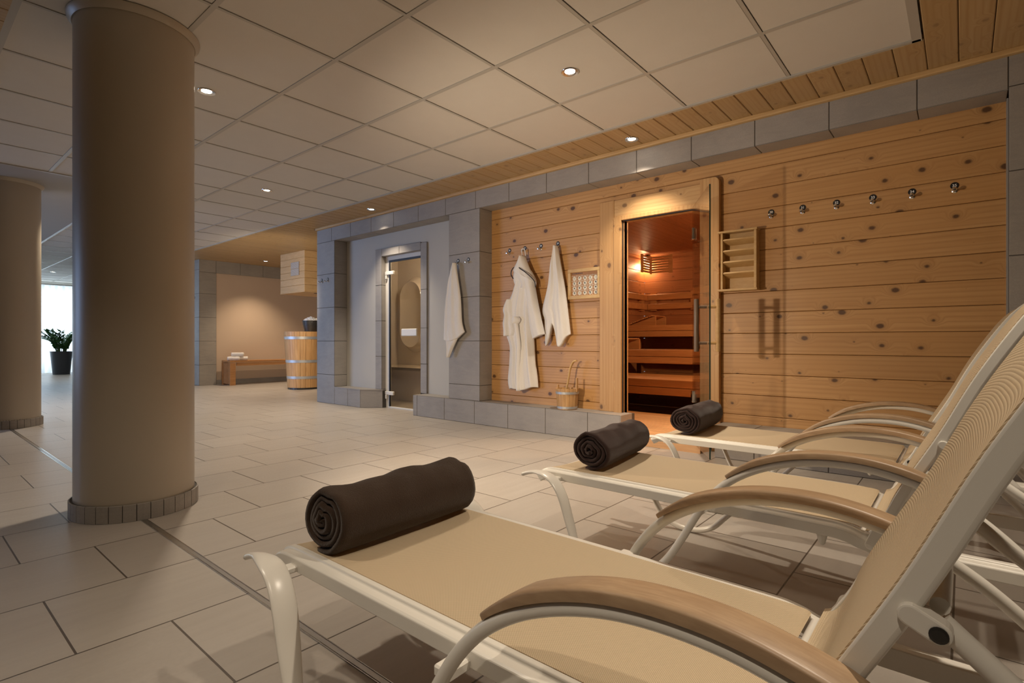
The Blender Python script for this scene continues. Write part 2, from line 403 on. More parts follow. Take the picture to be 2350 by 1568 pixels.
ZB = 2.092                      # underside of the beam
def tile_wall(name, faces, core):
    """faces: list of (o,u,v,n,us,vs); core: list of boxes behind"""
    g = MB()
    for c in core: g.box(*c)
    t = MB()
    for f in faces: slab(t, *f, grout=g)
    o = struct(g.build(name, GROUT)); t.build('stone_tiles', STONE, o, fix=False); return o
X_, Y_, Z_ = (1, 0, 0), (0, 1, 0), (0, 0, 1); nX, nY, nZ = (-1, 0, 0), (0, -1, 0), (0, 0, -1)
e = 0.006
YJb = YJ(-4.0, 6.55)
PLX, PLZ = 3.718, 0.222         # plinth face and top
faces = [((XF, 0, 0), Y_, Z_, nX, YJ(-0.178, 6.55), [ZB, ZC]),                          # beam face
         ((0, 0, ZB), X_, Y_, nZ, [XF, XR], YJ(-0.178, 6.55)),                            # beam underside
         ((XF, 0, 0), Y_, Z_, nX, [3.567, 4.002], ZJ(PLZ, ZB)),                          # middle pillar
         ((0, 3.567, 0), X_, Z_, nY, [XF, XR], ZJ(PLZ, ZB)),
         ((XF, 0, 0), Y_, Z_, nX, [6.127, 6.55], ZJ(0, ZB)),                             # left pillar
         ((0, 6.127, 0), X_, Z_, nY, [XF, XR], ZJ(PLZ, ZB)),
         ((XF, 0, 0), Y_, Z_, nX, cuts(-4.0, -0.178, -0.178 - 0.43, 0.43), ZJ(0, ZC))]  # right pillar
core = [(XF + e, XR + .05, -0.172, 6.544, ZB + e, ZC), (XF + e, XR + .05, 3.567 + e, 3.996, 0.0, ZB + .01),
        (XF + e, XR + .05, 6.127 + e, 6.544, 0.0, ZB + .01), (XF + e, XR + .05, -4.0, -0.178 - e, 0.0, ZC)]
tile_wall('wall_right', faces, core)
# plinth along the foot of the wall (right of the steam door, either side of the sauna door) + small bench-like plinth left
faces = [((PLX, 0, 0), Y_, Z_, nX, cuts(2.04, 4.545, 0.196, 0.4286), [0, PLZ]),
         ((0, 0, PLZ), X_, Y_, Z_, [PLX, XR], cuts(2.04, 4.545, 0.196, 0.4286)),
         ((PLX, 0, 0), Y_, Z_, nX, cuts(-0.17, 1.31, 0.196, 0.4286), [0, PLZ]),
         ((0, 0, PLZ), X_, Y_, Z_, [PLX, XR], cuts(-0.17, 1.31, 0.196, 0.4286))]
core = [(PLX + e, XR + .05, 2.04 + e, 4.545 - e, 0, PLZ - e), (PLX + e, XR + .05, -0.17, 1.31 - e, 0, PLZ - e)]
o = tile_wall('trim_1', faces, core)
for y in (1.31, 2.04, 4.545):
    k = MB(); k.box(PLX, 3.90, y - 0.005, y + 0.001, 0, PLZ); k.build('end_tile', STONE, o)
# angled plinth left of the steam door
dx, dy = 3.90 - 3.735, 5.34 - 5.56; L = math.hypot(dx, dy); ud = (dx / L, dy / L, 0); nd = (dy / L, -dx / L, 0)
faces = [((XF, 0, 0), Y_, Z_, nX, [5.56, 5.83, 6.127], [0, PLZ]), ((XF, 5.56, 0), ud, Z_, nd, [0, L], [0, PLZ])]
g = MB(); g.prism([(XF + e, 6.125), (XF + e, 5.56), (3.90 + e, 5.34 + e), (XR + .05, 5.34 + e), (XR + .05, 6.125)], 0, PLZ - 0.012)
t = MB()
for f in faces: slab(t, *f, grout=g)
t.prism([(XF - .003, 6.125), (XF - .003, 5.559), (3.899, 5.336), (XR, 5.336), (XR, 6.125)], PLZ - 0.012, PLZ)
o = struct(g.build('trim_2', GROUT)); t.build('stone_tiles', STONE, o, fix=False)
# steam recess wall (plaster) with the door opening, Y 4.64..5.355
b = MB()
b.box(XR, XR + 0.07, 4.0, 4.60, PLZ - .02, ZB + .01); b.box(XR, XR + 0.07, 5.39, 6.13, PLZ - .02, ZB + .01); b.box(XR, XR + 0.07, 4.60, 5.39, 1.86, ZB + .01)
b.box(XR + .02, XR + 0.07, 4.55, 4.60, 0, PLZ); b.box(XR + .02, XR + 0.07, 5.39, 5.44, 0, PLZ)
struct(b.build('wall_steam', PLASTER))
# tiled surround of the steam door
SX = 3.897
zz = [PLZ, 0.62, 1.05, 1.48, 1.917]
faces = [((SX, 0, 0), Y_, Z_, nX, [4.531, 4.638], [PLZ, .55, .95, 1.38, 1.905]), ((SX, 0, 0), Y_, Z_, nX, [5.355, 5.482], zz),
         ((SX, 0, 0), Y_, Z_, nX, [4.638, 5.02, 5.355], [1.825, 1.917]), ((0, 0, 1.825), X_, Y_, nZ, [SX, 3.975], [4.638, 5.355]),
         ((0, 5.355, 0), X_, Z_, nY, [SX, 3.975], [0] + zz[:-1] + [1.825]), ((0, 4.638, 0), X_, Z_, Y_, [SX, 3.975], [0] + zz[:-1] + [1.825]),
         ((0, 4.531, 0), X_, Z_, nY, [SX, XR], [PLZ, .55, .95, 1.38, 1.905])]
core = [(SX + e, 3.99, 4.531 + e, 4.638 - e, 0, 1.90), (SX + e, 3.99, 5.355 + e, 5.482 - e, 0, 1.912), (SX + e, 3.99, 4.638, 5.355, 1.825 + e, 1.912)]
tile_wall('trim_3', faces, core)
# wood clad sauna wall: planks with V joints, opening for the sauna door
def planks_x(mb, X, y0, y1, zs, th=0.02, gap=0.0025, ch=0.003, n=-1):
    for z0, z1 in zip(zs[:-1], zs[1:]):
        P = []
        for d, h in ((th, 0), (ch, 0), (0, ch)):
            for y, z in ((y0, z0 + gap / 2 + h), (y1, z0 + gap / 2 + h), (y1, z1 - gap / 2 - h), (y0, z1 - gap / 2 - h)): P.append((X - n * d, y, z))
        mb.add(P, [(0, 1, 5, 4), (1, 2, 6, 5), (2, 3, 7, 6), (3, 0, 4, 7), (4, 5, 9, 8), (5, 6, 10, 9), (6, 7, 11, 10), (7, 4, 8, 11), (8, 9, 10, 11)])
zs = [0.218] + [0.285 + 0.143 * k for k in range(0, 13)] + [2.10]
DY0, DY1, DZ = 1.40, 2.115, 1.782     # sauna door opening
WX = 3.908
b = MB(); planks_x(b, WX, 2.18, 3.567, zs); planks_x(b, WX, -0.178, 1.42, zs)
zt = [z for z in zs if z > 1.85]; planks_x(b, WX, 1.42, 2.18, [1.84] + zt)
wr = struct(b.build('wall_sauna', PINE, fix=False))
b = MB(); b.box(WX + .018, WX + .06, 2.115, 3.567, 0.1, 2.10); b.box(WX + .018, WX + .06, -0.17, 1.40, 0.1, 2.10); b.box(WX + .018, WX + .06, 1.40, 2.115, 1.79, 2.10)
b.build('plank_backing', simple('dark_gap', (0.10, 0.045, 0.018), 0.9), wr)
# grey edge strip at the right end of the planks
b = MB(); b.box(3.86, WX, -0.184, -0.176, PLZ, ZB); struct(b.build('trim_4', simple('grey_edge_strip', (0.33, 0.31, 0.29), 0.4)))

# ------------------------------------------------------------------ ceilings
gx = [0.38] + [0.962 + 0.6035 * k for k in range(4)] + [3.325]
gy = [0.17] + [1.958 + 0.6027 * k for k in range(-2, 8)]
gy2 = [6.1769 + 0.6027 * k for k in range(0, 20)]
lights = [(2.475, 1.671), (1.261, 3.468), (2.473, 5.283)]
b = MB()
def panel(x0, x1, y0, y1): b.box(x0 + .010, x1 - .010, y0 + .010, y1 - .010, 2.303, 2.318)
for i in range(len(gx) - 1):
    for j in range(len(gy) - 1): panel(gx[i], gx[i + 1], gy[j], gy[j + 1])
for i in range(2, len(gx) - 1):
    for j in range(len(gy2) - 1): panel(gx[i], gx[i + 1], gy2[j], gy2[j + 1])
ce = struct(b.build('ceiling', CEIL, bevel=0.003, seg=1))
b = MB(); w = 0.012
Ymax = gy2[-1]
for x in gx[1:-1]:
    y1 = Ymax if x > 1.5 else 6.18
    b.box(x - w, x + w, 0.17, y1, 2.2995, 2.304)
for y in gy[1:]: b.box(0.38, 3.325, y - w * .7, y + w * .7, 2.2998, 2.304)
for y in gy2[1:]: b.box(1.565, 3.325, y - w * .7, y + w * .7, 2.2998, 2.304)
b.box(3.313, 3.335, 0.16, Ymax, 2.294, 2.305); b.box(0.37, 0.40, 0.16, 6.18, 2.294, 2.305)
b.box(0.37, 3.335, 0.155, 0.195, 2.294, 2.305); b.box(0.37, 1.565, 6.165, 6.19, 2.294, 2.305); b.box(1.55, 1.58, 6.18, Ymax, 2.294, 2.305)
b.build('grid_bars', BAR, ce)
b = MB(); b.box(-4.2, 8.0, -4.2, 18.2, 2.33, 2.45); b.build('ceiling_slab', GYPSUM, ce)
b = MB(); b.box(-4.2, 1.552, 6.188, 18.0, 2.298, 2.32); b.build('gypsum_field', GYPSUM, ce)
# wood plank ceiling
b = MB()
def cplanks(x0, x1, y0, y1):
    L = cuts(y0, y1, 0.017, 0.1305); g = 0.003; ch = 0.004
    for a0, a1 in zip(L[:-1], L[1:]):
        if a1 - a0 < 0.02: continue
        P = []
        for z, h in ((2.31, 0), (2.294, 0), (2.290, ch)):
            P += [(x0, a0 + g / 2 + h, z), (x1, a0 + g / 2 + h, z), (x1, a1 - g / 2 - h, z), (x0, a1 - g / 2 - h, z)]
        b.add(P, [(0, 1, 5, 4), (1, 2, 6, 5), (2, 3, 7, 6), (3, 0, 4, 7), (4, 5, 9, 8), (5, 6, 10, 9), (6, 7, 11, 10), (7, 4, 8, 11), (8, 9, 10, 11)])
cplanks(3.335, 3.74, -4.0, 6.55); cplanks(3.335, 7.4, 6.55, 10.56); cplanks(3.335, 3.72, 10.56, 17.5)
cplanks(-4.0, 3.335, -4.0, 0.155); cplanks(-4.0, 0.37, 0.155, 6.18)
cw = struct(b.build('ceiling', CPINE, fix=False))
b = MB(); b.box(3.3, 7.6, -4.1, 17.6, 2.308, 2.33); b.box(-4.1, 3.3, -4.1, .15, 2.308, 2.33); b.box(-4.1, .37, 0.1, 6.18, 2.308, 2.33); b.build('dark_gap_backing', simple('dark_gap_ceiling', (0.12, 0.07, 0.03), 0.9), cw)
# wooden cover strip where the plank ceiling meets the stone beam
b = MB(); b.box(3.700, 3.74, -4.0, 6.56, 2.262, 2.293); b.box(3.70, 3.735, 6.53, 6.56, 2.262, 2.293)
struct(b.build('trim_5', TRIMW, bevel=0.008, seg=3))

# ------------------------------------------------------------------ the far niche with the bench
b = MB(); b.box(4.0, 7.5, 10.58, 10.65, 0, ZC); struct(b.build('wall_niche', BEIGE))
faces = [((0, 10.55, 0), X_, Z_, nY, [3.713, 4.005], ZJ(0, 2.065)), ((0, 10.55, 0), X_, Z_, nY, cuts(3.713, 7.4, 3.715 + .285, 0.434), [2.065, ZC]),
         ((3.713, 0, 0), Y_, Z_, nX, cuts(10.55, 17.5, 10.55, 0.43), ZJ(0, ZC))]
core = [(3.713 + e, 4.0, 10.55 + e, 10.64, 0, ZC), (3.99, 7.4, 10.55 + e, 10.64, 2.065 + e, ZC), (3.713 + e, 3.80, 10.60, 17.5, 0, ZC)]
tile_wall('wall_back', faces, core)
b = MB(); b.box(4.005, 7.4, 10.565, 10.58, 0, 0.085); struct(b.build('baseboard_niche', STONE))
b = MB(); b.box(7.4, 7.5, 6.5, 10.65, 0, ZC); b.box(XR + .03, 7.45, 6.505, 6.548, 0, ZC); struct(b.build('wall_niche', PLASTER))
# remaining walls
b = MB(); b.box(-4.1, 3.8, -4.1, -4.0, 0, ZC); struct(b.build('wall_front', PLASTER))
b = MB(); b.box(-4.1, -4.0, -4.0, 8.0, 0, ZC); b.box(-4.1, -4.0, 13.0, 17.6, 0, ZC); b.box(-4.1, -4.0, 8.0, 13.0, 0, 0.4); b.box(-4.1, -4.0, 8.0, 13.0, 2.2, ZC); struct(b.build('wall_left', PLASTER))
b = MB()
for y in (8.0, 9.65, 11.3, 12.95): b.box(-4.08, -4.02, y, y + .05, 0.4, 2.2)
b.box(-4.08, -4.02, 8.0, 13.0, 0.4, .45); b.box(-4.08, -4.02, 8.0, 13.0, 2.15, 2.2)
wn = struct(b.build('window_1', WHITEP)); b = MB(); b.box(-4.053, -4.047, 8.0, 13.0, .42, 2.18); b.build('window_pane', GLASS, wn)
b = MB(); b.box(-4.1, -2.4, 17.5, 17.6, 0, ZC); b.box(3.6, 3.8, 17.5, 17.6, 0, ZC); b.box(-2.4, 3.6, 17.5, 17.6, 2.2, ZC); struct(b.build('wall_end', PLASTER))
b = MB()
for x in (-2.4, -0.9, 0.6, 2.1, 3.55): b.box(x, x + .06, 17.52, 17.58, 0, 2.2)
b.box(-2.4, 3.6, 17.52, 17.58, 0, .08); b.box(-2.4, 3.6, 17.52, 17.58, 2.12, 2.2)
wn = struct(b.build('window_2', WHITEP)); b = MB(); b.box(-2.4, 3.6, 17.547, 17.553, .03, 2.18); b.build('window_pane', GLASS, wn)
# sheer curtain
t = thing('sheer_curtain', (1.6, 17.3, 0), 'white sheer pleated curtain hanging in front of the bright far window', 'curtain')
P = []
for z in (0.02, 0.4, 1.0, 1.7, 2.2):
    P.append([(x / 100.0 - 1.6, 0.055 * math.sin(x / 100.0 * 2 * PI / 0.13) + 0.012 * math.sin(x * .31) , z) for x in range(-240, 370, 2)])
b = MB(); b.grid(P); b.build('fabric', CURTAIN, t, smooth='all', fix=False)
b = MB(); b.box(-4.0, 2.1, -0.02, 0.02, 2.2, 2.235); b.build('curtain_rail', WHITEP, t)

# ------------------------------------------------------------------ downlights
def downlight(x, y, label, power, z=2.30, r=0.050, cone=104, col=WARM):
    t = thing('ceiling_downlight', (x, y, z), label, 'ceiling light', 'recessed downlights')
    b = MB(); b.lathe([(r * .56, 0.004), (r * .60, -0.001), (r * .82, -0.0055), (r * .96, -0.006), (r, -0.002), (r, 0.004)], seg=28, closed=True); b.build('bezel', CHROME, t, smooth=True)
    b = MB(); b.lathe([(r * .56, 0.003), (r * .56, -0.0012)], seg=24); b.build('lamp', LED, t)
    s = lamp('downlight_and_fill', 'SPOT', (0, 0, -0.012), power, col, None, spot_size=math.radians(cone), spot_blend=0.75, shadow_soft_size=0.03)
    s.parent = t
    return t
DL = 118
downlight(2.475, 1.671, 'largest round downlight in view, in the ceiling panel before the sauna door', DL, 2.303)
downlight(1.261, 3.468, 'round downlight in the ceiling panel right beside the near column', DL, 2.303)
downlight(2.473, 5.283, 'small round downlight in the white ceiling panels, right of the near column and lower', DL, 2.303)
downlight(3.567, 5.092, 'round downlight in the wood strip above the glass steam room door', 100, 2.290, cone=96)
downlight(3.567, 1.863, 'round downlight in the wood strip above the open sauna door', 100, 2.290, cone=96)
downlight(4.608, 9.881, 'round downlight in the wood ceiling of the niche, above the bench', DL, 2.290, col=WARM2)
downlight(2.396, 14.996, 'small distant round downlight seen between the two columns', 60, 2.303)
# further grid lamps outside the frame, plus two fills added for the near lounger
for x, y in ((1.261, -0.15), (2.475, -1.95), (1.261, 7.08), (2.475, 8.9), (-0.25, 1.66), (-0.35, 0.1)):
    lamp('downlight_and_fill', 'SPOT', (x, y, 2.28), DL if x > 0 or y > 3 else 62, WARM, None, spot_size=math.radians(104), spot_blend=0.75, shadow_soft_size=0.03)
lamp('downlight_and_fill', 'SPOT', (3.9, 7.45, 2.27), 110, WARM2, None, spot_size=math.radians(110), spot_blend=0.75, shadow_soft_size=0.03)
lamp('downlight_and_fill', 'SPOT', (5.9, 8.9, 2.27), 110, WARM2, None, spot_size=math.radians(110), spot_blend=0.75, shadow_soft_size=0.03)

# ------------------------------------------------------------------ columns
def column(x, y, label):
    t = thing('round_column', (x, y, 0), label, 'column', 'round painted columns')
    b = MB(); b.lathe([(0.241, 0.0), (0.241, 2.2985)], seg=96); b.build('shaft', COLUMN, t, smooth=True)
    b = MB(); b.lathe([(0.241, 2.270), (0.246, 2.268), (0.264, 2.290), (0.266, 2.2985), (0.241, 2.2985)], seg=96, closed=True); b.build('top_collar', COLUMN, t, smooth=True)
    b = MB(); n = 31
    b.lathe([(0.240, 0), (0.2535, 0), (0.2535, 0.071), (0.240, 0.073)], seg=96, closed=True)
    g = b.build('skirting_grout', GROUT, t)
    b = MB()
    for k in range(n):
        a0 = 2 * PI * (k + .03) / n; a1 = 2 * PI * (k + .97) / n; P = []
        for a in (a0, (a0 + a1) / 2, a1):
            for r_, z_ in ((0.2515, 0.0), (0.2575, 0.001), (0.2575, 0.0745), (0.2515, 0.0755)): P.append((r_ * math.cos(a), r_ * math.sin(a), z_))
        b.add(P, [(0, 4, 5, 1), (1, 5, 6, 2), (2, 6, 7, 3), (4, 8, 9, 5), (5, 9, 10, 6), (6, 10, 11, 7), (0, 1, 2, 3), (8, 11, 10, 9), (3, 7, 4, 0), (7, 11, 8, 4)])
    b.build('skirting_tiles', STONE, t); return t
column(0.799, 3.057, 'large round beige column with a tile skirting, standing nearest')
column(0.768, 6.888, 'round beige column with chipped skirting at the left edge, the farther one')
# chipped plaster line at the foot of the far column
far_col = [o for o in bpy.data.objects if o.name.startswith('round_column')][-1]
b = MB()
for k in range(26):
    a = PI * (1.05 + 0.62 * k / 26); h = 0.006 + 0.010 * random.random(); r0 = 0.2425
    P = [(r0 * math.cos(a), r0 * math.sin(a), 0.074), (r0 * math.cos(a + .06), r0 * math.sin(a + .06), 0.074), ((r0 + .002) * math.cos(a + .045), (r0 + .002) * math.sin(a + .045), 0.074 + h), ((r0 + .006) * math.cos(a + .01), (r0 + .006) * math.sin(a + .01), 0.076)]
    b.add(P, [(0, 1, 2), (0, 2, 3), (0, 3, 1), (1, 3, 2)])
b.build('chipped_plaster', PLASTER, far_col)

# ------------------------------------------------------------------ sauna room
SX1 = 7.56; SY1 = 3.73; SY0 = -0.3; SZ = 2.10
def planks_y(mb, Y, x0, x1, zs, th=0.02, gap=0.0025, ch=0.003):
    for z0, z1 in zip(zs[:-1], zs[1:]):
        P = []
        for d, h in ((th, 0), (ch, 0), (0, ch)):
            for x, z in ((x0, z0 + gap / 2 + h), (x1, z0 + gap / 2 + h), (x1, z1 - gap / 2 - h), (x0, z1 - gap / 2 - h)): P.append((x, Y + d, z))
        mb.add(P, [(0, 1, 5, 4), (1, 2, 6, 5), (2, 3, 7, 6), (3, 0, 4, 7), (4, 5, 9, 8), (5, 6, 10, 9), (6, 7, 11, 10), (7, 4, 8, 11), (8, 9, 10, 11)])
zl = [0.17 * k for k in range(0, 13)]
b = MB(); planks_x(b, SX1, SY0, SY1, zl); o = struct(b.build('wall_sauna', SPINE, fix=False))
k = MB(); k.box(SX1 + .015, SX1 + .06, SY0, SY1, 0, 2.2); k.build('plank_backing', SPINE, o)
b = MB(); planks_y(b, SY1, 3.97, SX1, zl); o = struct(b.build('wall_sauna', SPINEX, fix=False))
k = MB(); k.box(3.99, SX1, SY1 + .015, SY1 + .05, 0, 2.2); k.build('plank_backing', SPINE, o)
b = MB(); b.box(3.99, SX1, SY0 - .05, SY0, 0, 2.2); struct(b.build('wall_sauna', SPINEX))
b = MB()
for k in range(int((SY1 - SY0) / 0.095) + 1):
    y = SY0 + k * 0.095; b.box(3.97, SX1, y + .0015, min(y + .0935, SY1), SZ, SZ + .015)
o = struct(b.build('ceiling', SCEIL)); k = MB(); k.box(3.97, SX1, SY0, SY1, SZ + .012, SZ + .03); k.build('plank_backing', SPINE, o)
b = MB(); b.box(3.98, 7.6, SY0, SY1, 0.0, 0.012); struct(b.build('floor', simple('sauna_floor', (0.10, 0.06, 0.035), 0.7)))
# wooden duckboard from the threshold inwards
t = thing('duckboard', (4.4, 1.76, 0), 'wooden slatted duckboard on the floor inside the sauna doorway', 'duckboard')
b = MB(); b.off = Vector(t.location)
x = 3.765
while x < 5.0: b.box(x, x + .038, 1.425 if x < 3.95 else -0.2, 2.035 if x < 3.93 else 3.5, 0.055, 0.078); x += 0.049
b.build('slats', DUCK, t, bevel=0.002, seg=1)
each('bearer', DUCK, t, [(3.77, 4.99, y, y + .04, 0.0, 0.055) for y in (1.45, 1.98)] + [(3.99, 4.99, y, y + .04, 0.012, 0.055) for y in (-.1, .6, 2.7, 3.4)] + [(3.765, 3.785, 1.43, 2.03, 0.0, 0.055)], t.location)
# tiers
tiers = [(5.04, 5.86, 0.42), (5.82, 6.80, 0.70), (6.77, 7.52, 1.02)]
tl = ['lowest step-bench of the sauna, a broad wooden bench board nearest the doorway', 'middle wooden sauna bench, between the lowest and the highest tier', 'highest wooden sauna bench, against the back wall under the backrest rail']
for (x0, x1, z), lb in zip(tiers, tl):
    t = thing('sauna_bench', (x0, 1.7, 0), lb, 'bench', 'tiered benches in the sauna')
    b = MB(); b.off = Vector(t.location); n = 7; w_ = (x1 - x0) / n
    for k in range(n): b.box(x0 + k * w_ + (0.012 if k else 0), x0 + (k + 1) * w_ - .004, SY0 + .02, SY1 - .01, z - .028, z)
    b.build('seat', BENCHW, t, bevel=0.004, seg=1)
    b = MB(); b.off = Vector(t.location)
    each('front_board', BENCHW, t, [(x0 - .018, x0 - .001, SY0 + .02, SY1 - .01, z - .075, z + .0), (x0 - .018, x0 - .001, SY0 + .02, SY1 - .01, z - .155, z - .08)], t.location, bevel=0.003, seg=1)
    each('support', SPINE, t, [(x0 + .08, x0 + .12, y, y + .05, 0.013, z - .03) for y in (0.2, 1.9, 3.45)], t.location)
# backrest rails round the walls
def backrest(label, along, loc):
    t = thing('backrest_rail', loc, label, 'backrest', 'backrest rails on the sauna walls')
    if along == 'y':
        each('rail', BENCHW, t, [(SX1 - .075, SX1 - .05, 0.2, SY1 - .085, z0, z0 + .085) for z0 in (1.28, 1.42)], loc, bevel=.004, seg=1)
        each('spacer', BENCHW, t, [(SX1 - .05, SX1 - .003, y, y + .09, 1.26, 1.53) for y in (0.5, 1.3, 2.1, 2.9, 3.52)], loc)
    else:
        each('rail', BENCHW, t, [(5.2, SX1 - .05, SY1 - .08, SY1 - .055, z0, z0 + .085) for z0 in (1.28, 1.42)], loc, bevel=.004, seg=1)
        each('spacer', BENCHW, t, [(x, x + .09, SY1 - .055, SY1 - .003, 1.26, 1.53) for x in (5.4, 6.1, 6.8, 7.35)], loc)
backrest('wooden backrest rail of two boards on the back wall of the sauna', 'y', (SX1 - .05, 1.8, 1.3))
backrest('wooden backrest rail of two boards on the left side wall of the sauna', 'x', (6.4, SY1 - .05, 1.3))
# headrests
for x, z, lb in ((7.05, 1.02, 'slanted wooden headrest lying on the highest sauna bench'), (6.25, 0.70, 'slanted wooden headrest lying on the middle sauna bench')):
    t = thing('headrest', (x, 3.42, z), lb, 'headrest', 'wooden headrests')
    b = MB(); m = Matrix.Rotation(math.radians(-18), 4, 'X')
    for k in range(6): b.box(-.22, .22, -.19 + k * .064, -.19 + k * .064 + .05, 0.075, 0.092, m)
    b.build('slats', BENCHW, t, bevel=0.003, seg=1)
    for s_ in (-.18, .14):
        b = MB(); b.prism([(-.19, 0.001), (.17, 0.001), (.17, 0.016), (-.19, 0.13)], s_, s_ + .03, Matrix(((0, 0, 1, 0), (1, 0, 0, 0), (0, 1, 0, 0), (0, 0, 0, 1))))
        b.build('side_wedge', BENCHW, t)
# corner lamp with a slatted shade
t = thing('sauna_lamp', (7.40, 3.57, 1.80), 'wooden slatted corner lamp glowing under the sauna ceiling', 'lamp')
b = MB()
for k in range(7):
    z = 0.012 + k * .036; b.box(-.31, .0, -.02 - .012, -.02, z, z + .026, Matrix.Rotation(math.radians(0), 4, 'Z')); b.box(-.012, 0, -.33, -.03, z, z + .026)
b.build('shade_slats', BENCHW, t)
each('shade_post', BENCHW, t, [(x0, x1, y0, y1, 0, .265) for x0, x1, y0, y1 in ((-.33, -.27, -.035, -.02), (-.045, .0, -.037, -.022), (-.016, .0, -.36, -.30))])
b = MB(); b.lathe([(0.01, 0.09), (0.035, 0.11), (0.04, 0.14), (0.03, 0.17), (0.01, 0.18)], (0.05, 0.055, 0), 16); b.build('bulb', SLAMP, t, smooth='all')
b = MB(); b.box(0.02, .09, .03, .09, .18, .30); b.build('socket', DARKM, t)
lamp('sauna_lamp_and_fill', 'POINT', (7.47, 3.65, 1.93), 22, (1.0, 0.60, 0.30), shadow_soft_size=0.05)
lamp('sauna_lamp_and_fill', 'POINT', (4.9, 0.7, 1.98), 150, (1.0, 0.66, 0.36), shadow_soft_size=0.04)  # added fill out of sight beside the doorway, brightening the sauna benches

# ------------------------------------------------------------------ sauna door (door_1)
dr = bpy.data.objects.new('door_1', None); C.objects.link(dr); dr['kind'] = 'structure'; dr.location = (3.9, 1.76, 0)
def part(name, mat, fn, par=dr, **kw):
    b = MB(); b.off = Vector((3.9, 1.76, 0)); fn(b); return b.build(name, mat, par, **kw)
PH = m_pine('pine_header', 1, 2, 1.70, 0.31, (0.66, 0.42, 0.19), (0.55, 0.32, 0.13), (0.46, 0.24, 0.08), 0.7)
fr = part('frame', PINEV, lambda b: b.box(3.878, 3.93, 2.185, 2.322, PLZ, 1.958), bevel=0.003, seg=1)
part('frame_header', PH, lambda b: b.box(3.880, 3.93, 1.47, 2.185, 1.815, 1.955), bevel=0.003, seg=1)
each('frame_lining', PINEV, dr, [(3.868, 3.99, 2.115, 2.185, 0.0, 1.815), (3.868, 3.99, 1.47, 2.115, 1.782, 1.815), (3.91, 3.99, 1.335, 1.402, 0.0, 1.815)], (3.9, 1.76, 0), bevel=0.003, seg=1)
each('door_seal', DARKM, dr, [(3.885, 3.90, 2.108, 2.116, 0.08, 1.782), (3.885, 3.90, 1.50, 2.115, 1.774, 1.783)], (3.9, 1.76, 0))
def board(b):
    poly = [(1.330, PLZ + .003), (1.47, PLZ + .003), (1.47, 1.985), (1.372, 1.985)] + [(1.372 - .042 * math.sin(a), 1.943 + .042 * math.cos(a)) for a in [k * PI / 12 for k in range(1, 7)]]
    b.prism(poly, 3.862, 3.905, Matrix(((0, 0, 1, 0), (1, 0, 0, 0), (0, 1, 0, 0), (0, 0, 0, 1))))
part('side_board', PINEV, board, bevel=0.004, seg=2)
HGX, HGY = 3.86, 1.521
ex, ey = 3.353 - HGX, 1.211 - HGY; gl = math.hypot(ex, ey); gd = Vector((ex / gl, ey / gl, 0)); gn = Vector((-gd.y, gd.x, 0))
GM = Matrix.Translation(Vector((HGX, HGY, 0))) @ Matrix((( gd.x, gn.x, 0, 0), (gd.y, gn.y, 0, 0), (0, 0, 1, 0), (0, 0, 0, 1)))
leaf = part('glass_leaf', GLASSB, lambda b: b.box(0.012, gl - .004, -.004, .004, 0.06, 1.788, GM))
part('glass_edge', GREEN, lambda b: b.box(gl - .004, gl, -.004, .004, 0.06, 1.788, GM))
part('fixed_glass', GLASSB, lambda b: b.box(3.872, 3.880, 1.475, 1.515, 0.085, 1.78))
for z in (0.355, 1.545):
    part('hinge', CHROME, lambda b: (b.box(-.012, .045, -.012, .012, z, z + .085, GM), b.box(3.858, 3.886, 1.50, 1.53, z, z + .085)), bevel=0.003, seg=2)
hd = []
for s_, mt in ((-1, DARKH), (1, TRIMW)):
    def bar(b):
        b.tube([GM @ Vector((gl * .86, s_ * .067, z)) for z in (0.735, 0.74, 0.90, 1.068, 1.073)], lambda t_: 0.0155 if .1 < t_ < .9 else .014, 14, side=(1, 0, 0))
    h = part('handle', mt, bar, smooth=True)
    for z in (0.79, 1.022):
        b = MB(); b.off = Vector((3.9, 1.76, 0)); b.tube([GM @ Vector((gl * .86, s_ * a_, z)) for a_ in (.004, .055)], 0.010, 10, side=(0, 0, 1)); b.build('handle_pin', mt, h, smooth=True)
# sand timer seen through the glass
t = thing('sand_timer', (3.925, 1.485, 1.34), 'small wooden strip thermometer with a red end behind the open glass door', 'thermometer')
t.location = (4.02, 1.375, 1.34)
b = MB(); b.box(-.02, .02, 0, .012, 0, .14); b.build('board', RACKW, t, bevel=.003); b = MB(); b.box(-.006, .006, .012, .016, .04, .125); b.build('scale', WHITEL, t)
b = MB(); b.box(-.006, .006, .012, .017, .012, .04); b.build('red_tip', simple('red_scale', (0.45, 0.06, 0.03), .5), t)
t.name = 'thermometer'

# ------------------------------------------------------------------ steam room behind the glass door
b = MB()
b.box(5.00, 5.05, 3.95, 6.50, 0, 2.2); b.box(3.99, 5.0, 6.47, 6.50, 0, 2.2); b.box(3.99, 5.0, 3.95, 4.0, 0, 2.2); b.box(3.99, 5.05, 3.95, 6.50, 2.1, 2.16)
sr = struct(b.build('wall_steam', CREAM)); b = MB(); b.box(3.99, 5.0, 4.0, 6.47, 0.0, 0.014); struct(b.build('floor', simple('steam_floor', (0.30, 0.26, 0.20), 0.4)))
t = thing('steam_seat', (4.825, 5.62, 0), 'cream moulded seat with a tall rounded backrest niche inside the steam room', 'seat')
b = MB()   # rounded seat bench
prof = [(-.33, 0), (-.33, .30), (-.37, .36), (-.39, .42), (-.35, .455), (-.45, .46), (-.05, .46), (.17, .46), (.17, 0)]
b.prism([(x, z) for x, z in prof], -.6, .84, Matrix(((1, 0, 0, 0), (0, 0, 1, 0), (0, 1, 0, 0), (0, 0, 0, 1))))
